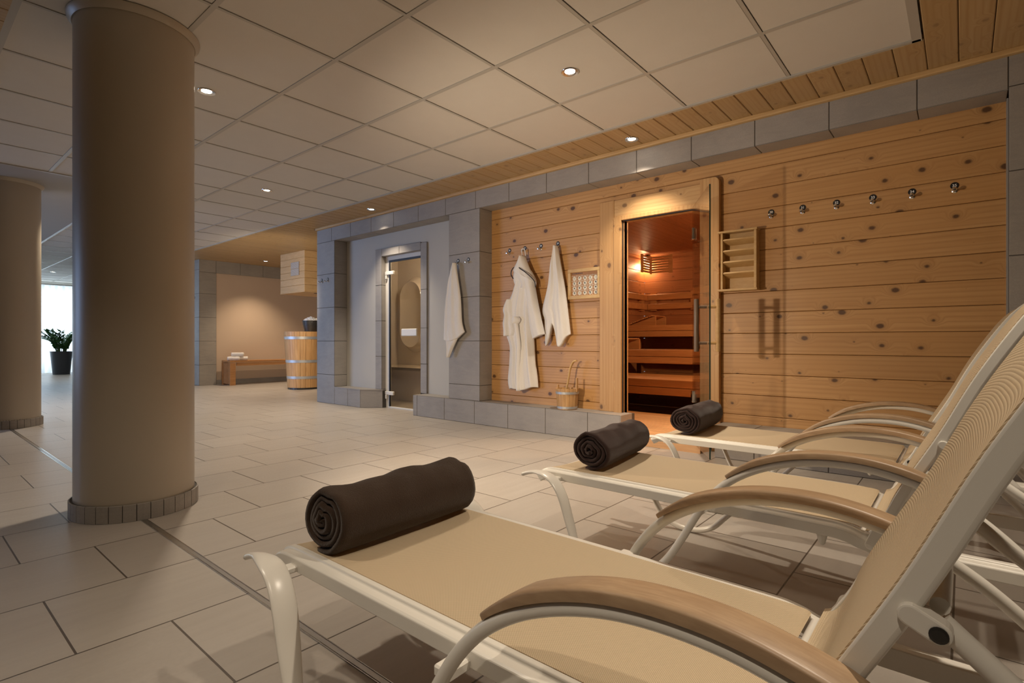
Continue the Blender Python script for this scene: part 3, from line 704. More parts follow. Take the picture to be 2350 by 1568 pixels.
b.build('bench', CREAM, t, bevel=.02, seg=4, smooth=True)
def capsule(w, h, n=20, c=(0, 0)):
    r = w; L = [(c[0] + r * math.cos(a), c[1] + h + r * math.sin(a)) for a in [PI * k / n for k in range(n + 1)]]
    L += [(c[0] + r * math.cos(a), c[1] - h + r * math.sin(a)) for a in [PI + PI * k / n for k in range(n + 1)]]
    return L
b = MB(); A = capsule(.285, .26); B = capsule(.23, .24); Cc = capsule(.13, .18); nn = len(A); zc = 1.19; yc = 0.44
vs = [(.172, yc + p[0], zc + p[1]) for p in A] + [(.075, yc + p[0], zc + p[1]) for p in B] + [(.15, yc + p[0], zc + p[1]) for p in Cc]
fs = [(i, (i + 1) % nn, nn + (i + 1) % nn, nn + i) for i in range(nn)] + [(nn + i, nn + (i + 1) % nn, 2 * nn + (i + 1) % nn, 2 * nn + i) for i in range(nn)] + [tuple(2 * nn + i for i in range(nn))]
b.add(vs, fs); b.build('backrest', CREAM, t, smooth=True, angle=60)
lamp('steam_room_light', 'POINT', (4.5, 5.0, 1.95), 26, (1.0, 0.83, 0.62), shadow_soft_size=0.06)
# steam door (door_2)
dr2 = bpy.data.objects.new('door_2', None); C.objects.link(dr2); dr2['kind'] = 'structure'
def part2(name, mat, fn, par=dr2, **kw):
    b = MB(); fn(b); return b.build(name, mat, par, **kw)
each('frame_member', WHITEP, dr2, [(3.955, 3.99, 5.285, 5.355, 0.0, 1.825), (3.955, 3.99, 4.638, 5.285, 1.775, 1.825), (3.96, 3.99, 4.638, 4.645, 0.018, 1.775), (3.955, 3.99, 4.638, 5.285, 0.0, 0.018)], bevel=.003, seg=2)
each('door_seal', DARKM, dr2, [(3.951, 3.968, 5.266, 5.286, 0.02, 1.775), (3.951, 3.968, 4.645, 5.266, 1.752, 1.776)])
part2('glass_leaf', GLASSB, lambda b: b.box(3.958, 3.966, 4.648, 5.268, 0.025, 1.755))
for z in (0.157, 1.60):
    part2('hinge', WHITEP, lambda b: (b.box(3.930, 3.957, 5.18, 5.275, z, z + .045), b.box(3.935, 3.957, 5.275, 5.345, z, z + .045), b.box(3.93, 3.957, 5.31, 5.335, z - .05, z)), bevel=.008, seg=3)
part2('handle', WHITEP, lambda b: (b.box(3.918, 3.936, 4.735, 5.01, 0.862, 0.948), b.box(3.936, 3.958, 4.76, 4.79, .89, .92), b.box(3.936, 3.958, 4.95, 4.98, .89, .92)), bevel=.010, seg=4)

# ------------------------------------------------------------------ numbered hooks
def text_mesh(s, size, mat, parent, M, name='number'):
    cu = bpy.data.curves.new('t', 'FONT'); cu.body = s; cu.size = size; cu.align_x = 'CENTER'; cu.align_y = 'CENTER'; cu.extrude = 0.0006; cu.offset = size * 0.018
    to = bpy.data.objects.new('t', cu); C.objects.link(to); bpy.context.view_layer.update()
    me = bpy.data.meshes.new_from_object(to.evaluated_get(bpy.context.evaluated_depsgraph_get()))
    bpy.data.objects.remove(to); me.transform(M); me.materials.clear(); me.materials.append(mat); me.name = name
    o = bpy.data.objects.new(name, me); link(o, parent); return o
# text facing -X: glyph x -> -Y, glyph y -> Z
TX = Matrix(((0, 0, -1, 0), (-1, 0, 0, 0), (0, 1, 0, 0), (0, 0, 0, 1)))
def hook(X, y, z, num, label, group):
    t = thing('wall_hook', (X, y, z), label, 'hook', group)
    b = MB(); b.lathe([(0.013, 0.0), (0.013, -0.004), (0.0085, -0.006), (0.0065, -0.012), (0.0065, -0.036), (0.010, -0.040), (0.0115, -0.046), (0.008, -0.051), (0.001, -0.052)], (0, 0, 0), 18, 'X')
    b.build('peg', CHROME, t, smooth=True)
    b = MB(); b.lathe([(0.0195, 0.0), (0.0195, -0.002), (0.0185, -0.0028)], (0, 0, 0.0285), 28, 'X'); p = b.build('number_plate', BLACKP, t)
    if num: text_mesh(num, 0.0215, WHITEL, p, Matrix.Translation((-0.0032, 0, 0.0285)) @ TX)
    return t
for k, n in enumerate(range(30, 36)):
    hook(WX, 0.996 - 0.1918 * k, 1.650, str(n), 'steel wall hook with round black number plate %d on the wood wall' % n, 'numbered hooks right of the sauna')
for k, n in enumerate(range(26, 30)):
    hook(WX, 3.334 - 0.189 * k, 1.648, str(n), ['empty steel wall hook under number plate 26, left of the bathrobe', 'steel wall hook under number plate 27 that carries the bathrobe', 'empty steel wall hook under number plate 28, between bathrobe and towel', 'steel wall hook under number plate 29 that carries the right hand white towel'][k], 'numbered hooks left of the sauna')
for y, n, lb in ((3.865, '24', 'steel wall hook with number plate 24 on the grey tile pillar, carrying a towel'), (3.721, '25', 'empty steel wall hook with number plate 25 on the grey tile pillar')):
    hook(XF, y, 1.580, n, lb, 'numbered hooks on the tile pillar')
for y, n, lb in ((6.43, '22', 'left of the two steel hooks on the left tile pillar, number plate 22'), (6.281, '23', 'right of the two steel hooks on the left tile pillar, number plate 23')):
    hook(XF, y, 1.578, n, lb, 'hooks on the left tile pillar')
hook(3.713, 10.75, 1.58, '', 'small steel hook on the far grey tile wall beside the niche corner', None)

# ------------------------------------------------------------------ framed exercise sign
t = thing('framed_sign', (WX, 2.482, 1.298), 'square-framed exercise chart with rows of round icons left of the sauna door', 'sign')
b = MB(); hw, hh, fw = 0.165, 0.131, 0.030
for y0, y1, z0, z1 in ((-hw, hw, hh - fw, hh), (-hw, hw, -hh, -hh + fw), (-hw, -hw + fw, -hh + fw, hh - fw), (hw - fw, hw, -hh + fw, hh - fw)): b.box(-.024, 0, y0, y1, z0, z1)
b.build('frame', RACKW, t, bevel=.003, seg=2)
b = MB(); b.box(-.008, -.002, -hw + fw, hw - fw, -hh + fw, hh - fw); pn = b.build('panel', SIGNB, t)
ix = [(-hw + fw + .0275 + k * .0538) for k in range(5)]; iz = [(-hh + fw + .0225 + k * .0425) for k in range(4)]
b = MB()
for y in ix[:-1]: b.box(-.0092, -.008, y + .0255, y + .0283, -hh + fw, hh - fw - .024)
for z in iz: b.box(-.0092, -.008, -hw + fw, hw - fw, z + .0195, z + .0223)
b.build('grid_lines', ICON, pn)
rr = random.Random(3)
for i, y in enumerate(ix):
    for j, z in enumerate(iz):
        b = MB(); d = MB(); b.lathe([(0.0178, -0.008), (0.0178, -0.0094)], (0, y - .004, z - .001), 22, 'X'); dk = b.build('icon_disc', ICON, t)
        blank = (i, j) in ((4, 3), (0, 3), (3, 0))
        for q in range(3 if blank else 4):     # little figures
            if blank: d.box(-.0100, -.0093, y - .014, y + .006, z + .006 - q * .006, z + .0072 - q * .006); continue
            a = rr.uniform(0, PI); cx, cz = y - .004 + rr.uniform(-.004, .004), z + rr.uniform(-.005, .005); l_ = rr.uniform(.004, .008)
            M = Matrix.Translation((0, cx, cz)) @ Matrix.Rotation(a, 4, 'X'); d.box(-.0102, -.0093, -l_, l_, -.0016, .0016, M)
        if not blank: d.lathe([(0.0026, -0.0093), (0.0026, -0.0102)], (0, y - .004 + rr.uniform(-.003, .003), z + .010), 8, 'X')
        d.build('icon_lines' if blank else 'icon_figure', BLACKP, dk)
d = MB()
for q, w_ in enumerate((.006, .005, .006, .005, .009, .005, .006, .007, .005, .006, .005, .007)): d.box(-.0088, -.0079, .128 - q * .0092 - w_, .128 - q * .0092, hh - fw - .013, hh - fw - .006)
d.build('title_line', BLACKP, pn)

# ------------------------------------------------------------------ wooden slipper/newspaper rack right of the door
t = thing('wall_rack', (WX, 1.190, 1.165), 'small open wooden wall rack with four slanted shelves right of the sauna door', 'rack')
each('side_panel', RACKW, t, [(-.075, 0, .105, .120, .002, .398), (-.075, 0, -.120, -.103, .002, .398)], bevel=.002, seg=1)
each('end_board', RACKW, t, [(-.080, 0, -.125, .140, .398, .412), (-.080, 0, -.125, .140, -.012, .002)], bevel=.002, seg=1)
b = MB(); b.box(-.008, -.001, -.105, .107, 0, .40); b.build('back_panel', RACKW, t)
for z in (.085, .162, .24, .318):
    b = MB(); M = Matrix.Translation((0, 0, z)) @ Matrix.Rotation(math.radians(24), 4, 'Y'); b.box(-.078, -.006, -.103, .105, -.006, .006, M); b.build('shelf', RACKW, t, bevel=.001, seg=1)

# ------------------------------------------------------------------ hanging textiles
def cloth(name, mat, parent, Lc, Rc, off, hem=None, thick=0.010, folds=(5, 0.010), nv=46, nu=30, bulge=0.03, seed=0, gather=0.25, sub=0, x0=0.0):
    """Lc, Rc: (y, z) edge curves from the top down; closed cloth body hanging in a plane X = const, front towards -X"""
    rr = random.Random(seed); ph = [rr.uniform(0, 6.28) for _ in range(6)]
    F = []; B = []
    for i in range(nv + 1):
        v = i / nv; l = interp(Lc, v); r = interp(Rc, v); fr = []; bk = []
        for j in range(nu + 1):
            u = j / nu; y = l[0] + (r[0] - l[0]) * u; z = l[1] + (r[1] - l[1]) * u
            if hem: z += hem(u) * max(0, (v - .55) / .45) ** 1.5
            amp = folds[1] * (gather + (1 - gather) * min(1, v * 1.6))
            wv = math.sin(u * PI * folds[0] + ph[0] + 1.3 * v) * amp + math.sin(u * PI * folds[0] * 2.3 + ph[1] - 2.1 * v) * amp * .4 + amp * .5 * math.sin(7 * v + ph[2] + 4 * u)
            wv += 0.004 * noise.noise(Vector((y * 22, z * 12, seed)))
            d = bulge * math.sin(PI * min(1, max(0, u))) ** .6
            edge = min(1, min(u, 1 - u) * 9)
            fr.append((x0 - .012 - d - (wv + folds[1]) * edge, y, z)); bk.append((x0 - .004 + .0 * d, y, z))
        F.append(fr); B.append(bk)
    n = nu + 1; vs = [p for row in F for p in row] + [p for row in B for p in row]; o_ = (nv + 1) * n; fs = []
    for i in range(nv):
        for j in range(nu):
            fs.append((i * n + j, i * n + j + 1, (i + 1) * n + j + 1, (i + 1) * n + j)); fs.append((o_ + i * n + j, o_ + (i + 1) * n + j, o_ + (i + 1) * n + j + 1, o_ + i * n + j + 1))
        fs.append((i * n, (i + 1) * n, o_ + (i + 1) * n, o_ + i * n)); fs.append((i * n + nu, o_ + i * n + nu, o_ + (i + 1) * n + nu, (i + 1) * n + nu))
    for j in range(nu):
        fs.append((j, o_ + j, o_ + j + 1, j + 1)); fs.append((nv * n + j, nv * n + j + 1, o_ + nv * n + j + 1, o_ + nv * n + j))
    b = MB(); b.off = Vector(off); b.add(vs, fs); return b.build(name, mat, parent, smooth='all', sub=sub)
def stepz(L, n=24):
    """resample an edge curve evenly"""
    P = catmull([(a, c, 0) for a, c in L], 6); return [(p.x, p.y) for p in P]
# towel on hook 24
t = thing('hanging_towel', (3.69, 3.86, 1.575), 'white towel hanging from hook 24 on the grey tile pillar', 'towel', None)
O0 = (0, 3.86, 1.575)
cloth('towel_body', TERRY, t, stepz([(3.875, 1.580), (3.905, 1.50), (3.947, 1.377), (3.998, 1.136), (4.014, 0.90), (4.016, 0.82)]), stepz([(3.838, 1.578), (3.825, 1.50), (3.806, 1.401), (3.774, 1.229), (3.756, 1.00), (3.720, 0.90)]), O0, hem=lambda u: -0.05 * math.sin(u * 3), folds=(4, .007), bulge=.022, seed=1)
cloth('towel_tail', TERRY, t, stepz([(3.99, 0.90), (3.985, 0.80), (3.972, 0.72), (3.960, 0.64)]), stepz([(3.76, 0.96), (3.80, 0.86), (3.87, 0.75), (3.935, 0.640)]), (0, 3.86, 1.575), folds=(3, .005), bulge=.012, seed=2, x0=0.0)
# towel on hook 29
t = thing('hanging_towel', (3.872, 2.76, 1.64), 'white towel hanging from hook 29 between the bathrobe and the framed sign', 'towel', None)
O0 = (0, 2.76, 1.64)
cloth('towel_body', TERRY, t, stepz([(2.772, 1.650), (2.790, 1.56), (2.812, 1.48), (2.845, 1.298), (2.904, 1.092), (2.882, 1.00), (2.878, 0.90), (2.872, 0.76)]), stepz([(2.736, 1.645), (2.722, 1.58), (2.709, 1.516), (2.665, 1.301), (2.640, 1.15), (2.627, 1.059), (2.612, 0.95), (2.600, 0.864)]), O0, hem=lambda u: (0.17 * math.exp(-((u - .36) / .14) ** 2) - 0.075 * math.exp(-((u - .66) / .16) ** 2)), folds=(4, .009), bulge=.03, seed=5, nu=40)
# bathrobe on hook 27
t = thing('bathrobe', (3.875, 3.10, 1.60), 'white hooded bathrobe with dark piping on the hood, hanging from hook 27', 'bathrobe')
O0 = (0, 3.10, 1.60)
cloth('body', TERRY, t, stepz([(3.16, 1.44), (3.212, 1.36), (3.265, 1.245), (3.335, 1.134), (3.347, 0.953), (3.335, 0.854), (3.297, 0.755), (3.302, 0.592), (3.319, 0.43), (3.300, 0.345)]), stepz([(3.05, 1.44), (3.04, 1.36), (3.03, 1.234), (3.025, 1.10), (3.02, 0.96), (3.005, 0.83), (2.995, 0.70), (2.987, 0.60), (2.967, 0.48), (2.957, 0.375)]), O0, hem=lambda u: .012 * math.sin(9 * u), folds=(6, .013), bulge=.045, seed=11, nv=70, nu=44)
cloth('sleeve', TERRY, t, stepz([(3.09, 1.40), (3.06, 1.25), (3.04, 1.08), (3.02, 0.93), (2.992, 0.822)]), stepz([(2.985, 1.38), (2.958, 1.256), (2.918, 1.083), (2.880, 0.943), (2.855, 0.868)]), O0, folds=(2, .006), bulge=.045, seed=13, x0=-.03)
cloth('sleeve', TERRY, t, stepz([(3.30, 1.19), (3.347, 1.11), (3.340, 1.05), (3.36, 0.97), (3.345, 0.90), (3.33, 0.85)]), stepz([(3.21, 1.20), (3.21, 1.11), (3.205, 1.05), (3.20, 0.97), (3.19, 0.90), (3.21, 0.86)]), O0, folds=(3, .012), bulge=.05, seed=17, x0=-.02, nv=40)
hood = cloth('hood', TERRY, t, stepz([(3.125, 1.590), (3.165, 1.545), (3.205, 1.50), (3.225, 1.46), (3.20, 1.475)]), stepz([(3.085, 1.588), (3.055, 1.52), (3.020, 1.45), (2.985, 1.395), (2.955, 1.335)]), O0, folds=(3, .004), bulge=.055, seed=19, x0=-.03, nv=30)
hood['label'] = 'white hood with a dark piped edge'
cloth('hood_lining', TERRY, t, stepz([(3.215, 1.47), (3.232, 1.42), (3.222, 1.36), (3.20, 1.31)]), stepz([(3.02, 1.45), (2.97, 1.37), (2.962, 1.33), (2.975, 1.27)]), O0, folds=(3, .008), bulge=.04, seed=21, x0=-.022, nv=24)
P = catmull([(-.066, y - 3.10, z - 1.60) for y, z in [(3.205, 1.385), (3.232, 1.425), (3.226, 1.465), (3.195, 1.492), (3.15, 1.495)]] + [(-.112, 3.09 - 3.10, 1.468 - 1.60), (-.112, 3.04 - 3.10, 1.437 - 1.60), (-.098, 2.99 - 3.10, 1.395 - 1.60), (-.070, 2.955 - 3.10, 1.345 - 1.60), (-.055, 2.952 - 3.10, 1.29 - 1.60)], 6)
b = MB(); b.tube(P, 0.0045, 8, side=(1, 0, 0)); b.build('piping', PIPING, hood, smooth=True)
b = MB(); b.tube(catmull([(-.02, .03, -.02), (-.035, .028, .03), (-.04, .024, .055), (-.036, -.005, .05), (-.02, -.008, -.02)], 6), 0.0045, 8, side=(1, 0, 0)); b.build('hanging_loop', TERRY, t, smooth=True)
cloth('belt', TERRY, t, stepz([(3.175, 1.00), (3.165, 0.90), (3.150, 0.757), (3.158, 0.55), (3.150, 0.345)]), stepz([(3.14, 1.00), (3.125, 0.90), (3.105, 0.757), (3.115, 0.55), (3.108, 0.345)]), O0, folds=(1, .004), bulge=.01, seed=23, x0=-.075, nv=30, nu=8)
cloth('belt_knot', TERRY, t, stepz([(3.19, 1.03), (3.21, 1.00), (3.19, 0.97)]), stepz([(3.13, 1.03), (3.11, 1.00), (3.13, 0.965)]), O0, folds=(2, .006), bulge=.03, seed=27, x0=-.07, nv=12, nu=12)

# ------------------------------------------------------------------ wooden sauna bucket on the plinth
def stave_vessel(mb, c, r0, r1, z0, z1, n, th=0.012, gap=0.02, r_in=True, bulge=0.0):
    for k in range(n):
        a0 = 2 * PI * (k + gap) / n; a1 = 2 * PI * (k + 1 - gap) / n; P = []
        for t_ in (0, .33, .66, 1):
            z = z0 + (z1 - z0) * t_; r = r0 + (r1 - r0) * t_ + bulge * math.sin(PI * t_)
            for rr_, a in ((r, a0), (r + .0012, (a0 + a1) / 2), (r, a1), (r - th, a1), (r - th, a0)): P.append((c[0] + rr_ * math.cos(a), c[1] + rr_ * math.sin(a), z))
        fs = []
        for i in range(3):
            for j in range(5): fs.append((i * 5 + j, i * 5 + (j + 1) % 5, (i + 1) * 5 + (j + 1) % 5, (i + 1) * 5 + j))
        fs += [(4, 3, 2, 1, 0), (15, 16, 17, 18, 19)]; mb.add(P, fs)
t = thing('sauna_bucket', (3.795, 2.590, PLZ), 'small wooden stave bucket with two metal hoops standing on the plinth beside the sauna door', 'bucket')
b = MB(); stave_vessel(b, (0, 0), .083, .098, 0, .178, 16); b.lathe([(.075, .02), (.075, .028)], seg=20)
P = [(-.0 + .09, 0, .178), (.09, 0, .205)]
b.build('staves', BARRELW, t)
for z, r in ((.018, .0858), (.142, .0965)):
    h = MB(); h.lathe([(r, z - .010), (r + .0022, z - .010), (r + .0034, z + .010), (r + .0012, z + .010)], seg=36, closed=True); h.build('hoop', HOOP, t, smooth=True)
each('ear_stave', BARRELW, t, [(-.012, .012, -.105, -.090, .15, .27), (-.012, .012, .090, .103, .15, .205)], bevel=.004, seg=2)
t = thing('sauna_ladle', (3.795, 2.60, .28), 'long wooden ladle leaning in the small stave bucket', 'ladle')
b = MB(); b.sweep(catmull([(.0, .03, -.03), (.0, .0, .10), (.005, -.02, .20), (.01, -.035, .29), (.02, -.06, .345), (.03, -.085, .355)], 6), lambda i, n: [(.008 * math.cos(a), (.010 + .006 * i / n) * math.sin(a)) for a in [2 * PI * k / 10 for k in range(10)]], (1, 0, 0)); b.build('ladle_handle', RACKW, t, smooth=True)
b = MB(); b.lathe([(.005, -.045), (.03, -.035), (.034, .0), (.032, .0), (.028, -.03), (.004, -.04)], (0, -.03, .03), 18); b.build('bowl', RACKW, t, smooth=True)

# ------------------------------------------------------------------ niche: bench, towels, barrel, bucket of ice, wooden box
t = thing('wooden_bench', (5.2, 10.33, 0), 'long low reddish-brown wooden bench against the back wall of the niche', 'bench')
b = MB()
for k in range(5): b.box(-1.12, 1.9, -.19 + k * .076, -.19 + k * .076 + .066, .415, .45)
b.build('seat', BENCH2, t, bevel=.004, seg=2)
for x in (-1.12, 1.80):
    b = MB(); b.box(x, x + .10, -.19, -.15, 0, .41); b.box(x, x + .10, .15, .185, 0, .41)
    for k in range(7): b.box(x + .01, x + .03, -.135 + k * .04, -.135 + k * .04 + .03, 0.02, .41)
    b.build('leg_panel', BENCH2, t, bevel=.003, seg=1)
b = MB(); b.box(-1.0, 1.8, -.185, -.165, .355, .41); b.build('apron', BENCH2, t)
def rolled(name, loc, rz, R, L, turns, mat, label, group=None, seed=0, nx=26, flat=0.06, noiseamp=1.0, core=0.05):
    """a rolled blanket/towel: one spiral sheet, axis along local X, resting on z=0"""
    t = thing(name, loc, label, 'towel' if 'towel' in name else 'blanket', group, rz)
    nt = int(turns * 26); th = R * (1 - core) / turns; P = []; b = MB()
    for i in range(nx + 1):
        x = -L / 2 + L * i / nx; eo = []; ei = []
        ed = min(i, nx - i) / nx
        for k in range(nt + 1):
            s_ = k / nt; a = -PI * .42 - (1 - s_) * turns * 2 * PI
            wob = 1 + noiseamp * (.035 * math.sin(a * 2 + x * 7 + seed) + .16 * (1 - s_ * .75) * noise.noise(Vector((math.cos(a) * 1.6, math.sin(a) * 1.6 + s_ * 2, seed + x * 2))))
            rc = R * core + (R - th * .5 - R * core) * s_
            rc *= wob if s_ < .97 else 1
            hw = th * (.46 if s_ < .995 else .25) * (0.55 if i in (0, nx) else 1)
            xx = x + (noiseamp * .012 * noise.noise(Vector((s_ * 9, 1.3, seed + (0 if i < nx / 2 else 7)))) if i in (0, 1, nx - 1, nx) else 0) + (-1 if i <= 1 else (1 if i >= nx - 1 else 0)) * (1 - s_) * .010 * noiseamp
            for lst, r_ in ((eo, rc + hw), (ei, rc - hw)):
                y = r_ * math.cos(a); z = r_ * math.sin(a) * (1 - flat)
                z = max(z, -R * (1 - flat) * .97)
                sag = noiseamp * (0.006 * noise.noise(Vector((x * 6, a, seed + 3))) + .009 * noise.noise(Vector((x * 14, math.cos(a) * 2, seed + 9))))
                lst.append((xx, y, R * (1 - flat) * .97 + z + (sag if z > 0 else 0)))
        P.append(eo + ei[::-1])
    k = len(P[0]); vs = [p for r_ in P for p in r_]; fs = []
    for i in range(nx):
        for j in range(k): fs.append((i * k + j, i * k + (j + 1) % k, (i + 1) * k + (j + 1) % k, (i + 1) * k + j))
    for i in (0, nx):
        for j in range(nt):
            f = (i * k + j, i * k + j + 1, i * k + k - 2 - j, i * k + k - 1 - j); fs.append(f if i else f[::-1])
    b.add(vs, fs); b.build('roll', mat, t, smooth='all')
    return t
rolled('rolled_towel', (4.20, 10.28, .45), -.5, .042, .20, 3, TERRY, 'small rolled white towel on the bench, bottom left of the stack of three', 'rolled white towels on the bench', 1, 12, noiseamp=.6)
rolled('rolled_towel', (4.335, 10.26, .45), -.5, .042, .20, 3, TERRY, 'small rolled white towel on the bench, bottom right of the stack of three', 'rolled white towels on the bench', 2, 12, noiseamp=.6)
rolled('rolled_towel', (4.272, 10.28, .525), -.5, .042, .20, 3, TERRY, 'small rolled white towel lying on top of the other two on the bench', 'rolled white towels on the bench', 3, 12, noiseamp=.6)
t = thing('wooden_barrel', (4.66, 8.58, 0), 'large wooden stave barrel with pale metal hoops standing in front of the niche', 'barrel')
b = MB(); stave_vessel(b, (0, 0), .265, .325, .03, .965, 22, .03); b.build('staves', BARRELW, t)
b = MB(); b.lathe([(.30, .93), (.30, .965)], seg=32); b.build('lid', BARRELW, t)
b = MB(); b.lathe([(.262, 0), (.262, .045)], seg=40); b.build('base_ring', DARKM, t)
for z in (.20, .47, .86):
    r = .265 + .06 * (z - .03) / .935; h = MB(); h.lathe([(r, z - .022), (r + .003, z - .022), (r + .006, z + .022), (r + .003, z + .022)], seg=48, closed=True); h.build('hoop', HOOP, t, smooth=True)
t = thing('ice_bucket', (4.75, 8.52, .966), 'dark metal bucket filled with crushed ice on top of the barrel', 'bucket')
b = MB(); b.lathe([(.105, 0), (.145, .17), (.148, .19), (.142, .19), (.102, .008)], seg=36, closed=False); b.build('bucket_body', METALB, t, smooth=True)
h = MB(); h.lathe([(.133, .115), (.137, .117), (.138, .124), (.134, .124)], seg=36, closed=True); h.build('rib', METALB, t)
b = MB(); P = []; rr = random.Random(5)
for k in range(170):
    a = rr.uniform(0, 2 * PI); r = .132 * math.sqrt(rr.random()); z = .165 + .085 * (1 - (r / .135) ** 1.4) * rr.uniform(.75, 1.05); s_ = rr.uniform(.010, .018)
    M = Matrix.Translation((r * math.cos(a), r * math.sin(a), z)) @ Matrix.Rotation(rr.uniform(0, 3), 4, Vector((rr.random(), rr.random(), rr.random() + .1)).normalized()); b.box(-s_, s_, -s_ * .8, s_ * .8, -s_ * .7, s_ * .7, M)
b.lathe([(.125, .13), (.13, .17), (.09, .20), (.04, .23), (.01, .238)], seg=20)
b.off = Vector((0, 0, 0)); ic = b.build('crushed_ice', ICE, None); ic.location = (4.75, 8.52, .966); tag(ic, 'white crushed ice heaped in the dark metal bucket', 'ice', None, 'stuff')
t = thing('ceiling_box', (4.44, 8.17, 1.62), 'pale wooden box hanging from the wood ceiling above the barrel, with grilles in its side', 'box')
b = MB()
for k in range(6):
    z0 = k * .112; z1 = min(z0 + .110, .672); b.box(0, .80, 0, .81, z0, z1)
b.build('panel_boards', BOXW, t, bevel=.004, seg=1)
b = MB(); b.box(-.004, .80, -.004, .81, -.010, -.0005); b.build('bottom_board', BOXW, t)
for z0 in (.275, .390):
    b = MB(); b.box(-.008, -.0005, .165, .435, z0, z0 + .108); g = b.build('grille', GRILLE, t)
    b = MB()
    for k in range(12): b.box(-.011, -.008, .17, .43, z0 + .004 + k * .0087, z0 + .007 + k * .0087)
    b.build('louvres', WHITEP, g)
b = MB(); b.lathe([(.05, -.011), (.055, -.016), (.03, -.016)], (.28, .1, 0), 20); b.build('outlet', DARKM, t)

# ------------------------------------------------------------------ potted plant by the far window
t = thing('potted_plant', (2.83, 16.75, 0), 'green bushy plant in a tall dark pot before the far curtain', 'plant')
b = MB(); b.lathe([(.165, 0), (.215, .54), (.225, .56), (.212, .56), (.20, .50)], seg=40); b.build('pot', POT, t, smooth=True)
b = MB(); b.lathe([(.205, .50), (.20, .52), (.10, .53)], seg=24); b.build('soil', SOIL, t)
st = MB(); lf = MB(); rr = random.Random(12)
for k in range(26):
    a = rr.uniform(0, 2 * PI) if k > 7 else PI + rr.uniform(-1.1, 1.1); ln = rr.uniform(.38, .62); le = rr.uniform(.25, 1.0)
    P = catmull([(0.08 * math.cos(a), 0.08 * math.sin(a), .52), (math.cos(a) * (.08 + ln * .28 * le), math.sin(a) * (.08 + ln * .28 * le), .52 + ln * .55), (math.cos(a) * (.08 + ln * .8 * le), math.sin(a) * (.08 + ln * .8 * le), .52 + ln * (1.0 - .25 * le))], 7)
    st.tube(P, lambda t_: .009 * (1 - .7 * t_), 6, side=(-math.sin(a), math.cos(a), 0))
    for q in range(3, len(P)):
        for sd in (-1, 1):
            p = P[q]; tdir = (P[min(q + 1, len(P) - 1)] - P[q - 1]).normalized(); sv = Vector((-math.sin(a), math.cos(a), 0)) * sd
            dv = (sv * .8 + tdir * .6 + Vector((0, 0, rr.uniform(-.1, .3)))).normalized(); L_ = rr.uniform(.08, .125); wv = dv.cross(Vector((rr.uniform(-.4, .4), rr.uniform(-.4, .4), 1))).normalized() * L_ * .33; up = dv.cross(wv).normalized() * .006
            lf.add([p, p + dv * L_ * .35 + wv + up, p + dv * L_, p + dv * L_ * .35 - wv + up, p + dv * L_ * .4 - up], [(0, 1, 4), (1, 2, 4), (2, 3, 4), (3, 0, 4), (0, 3, 2, 1)])
st.build('stems', STEM, t, smooth='all'); lf.build('leaves', LEAF, t)

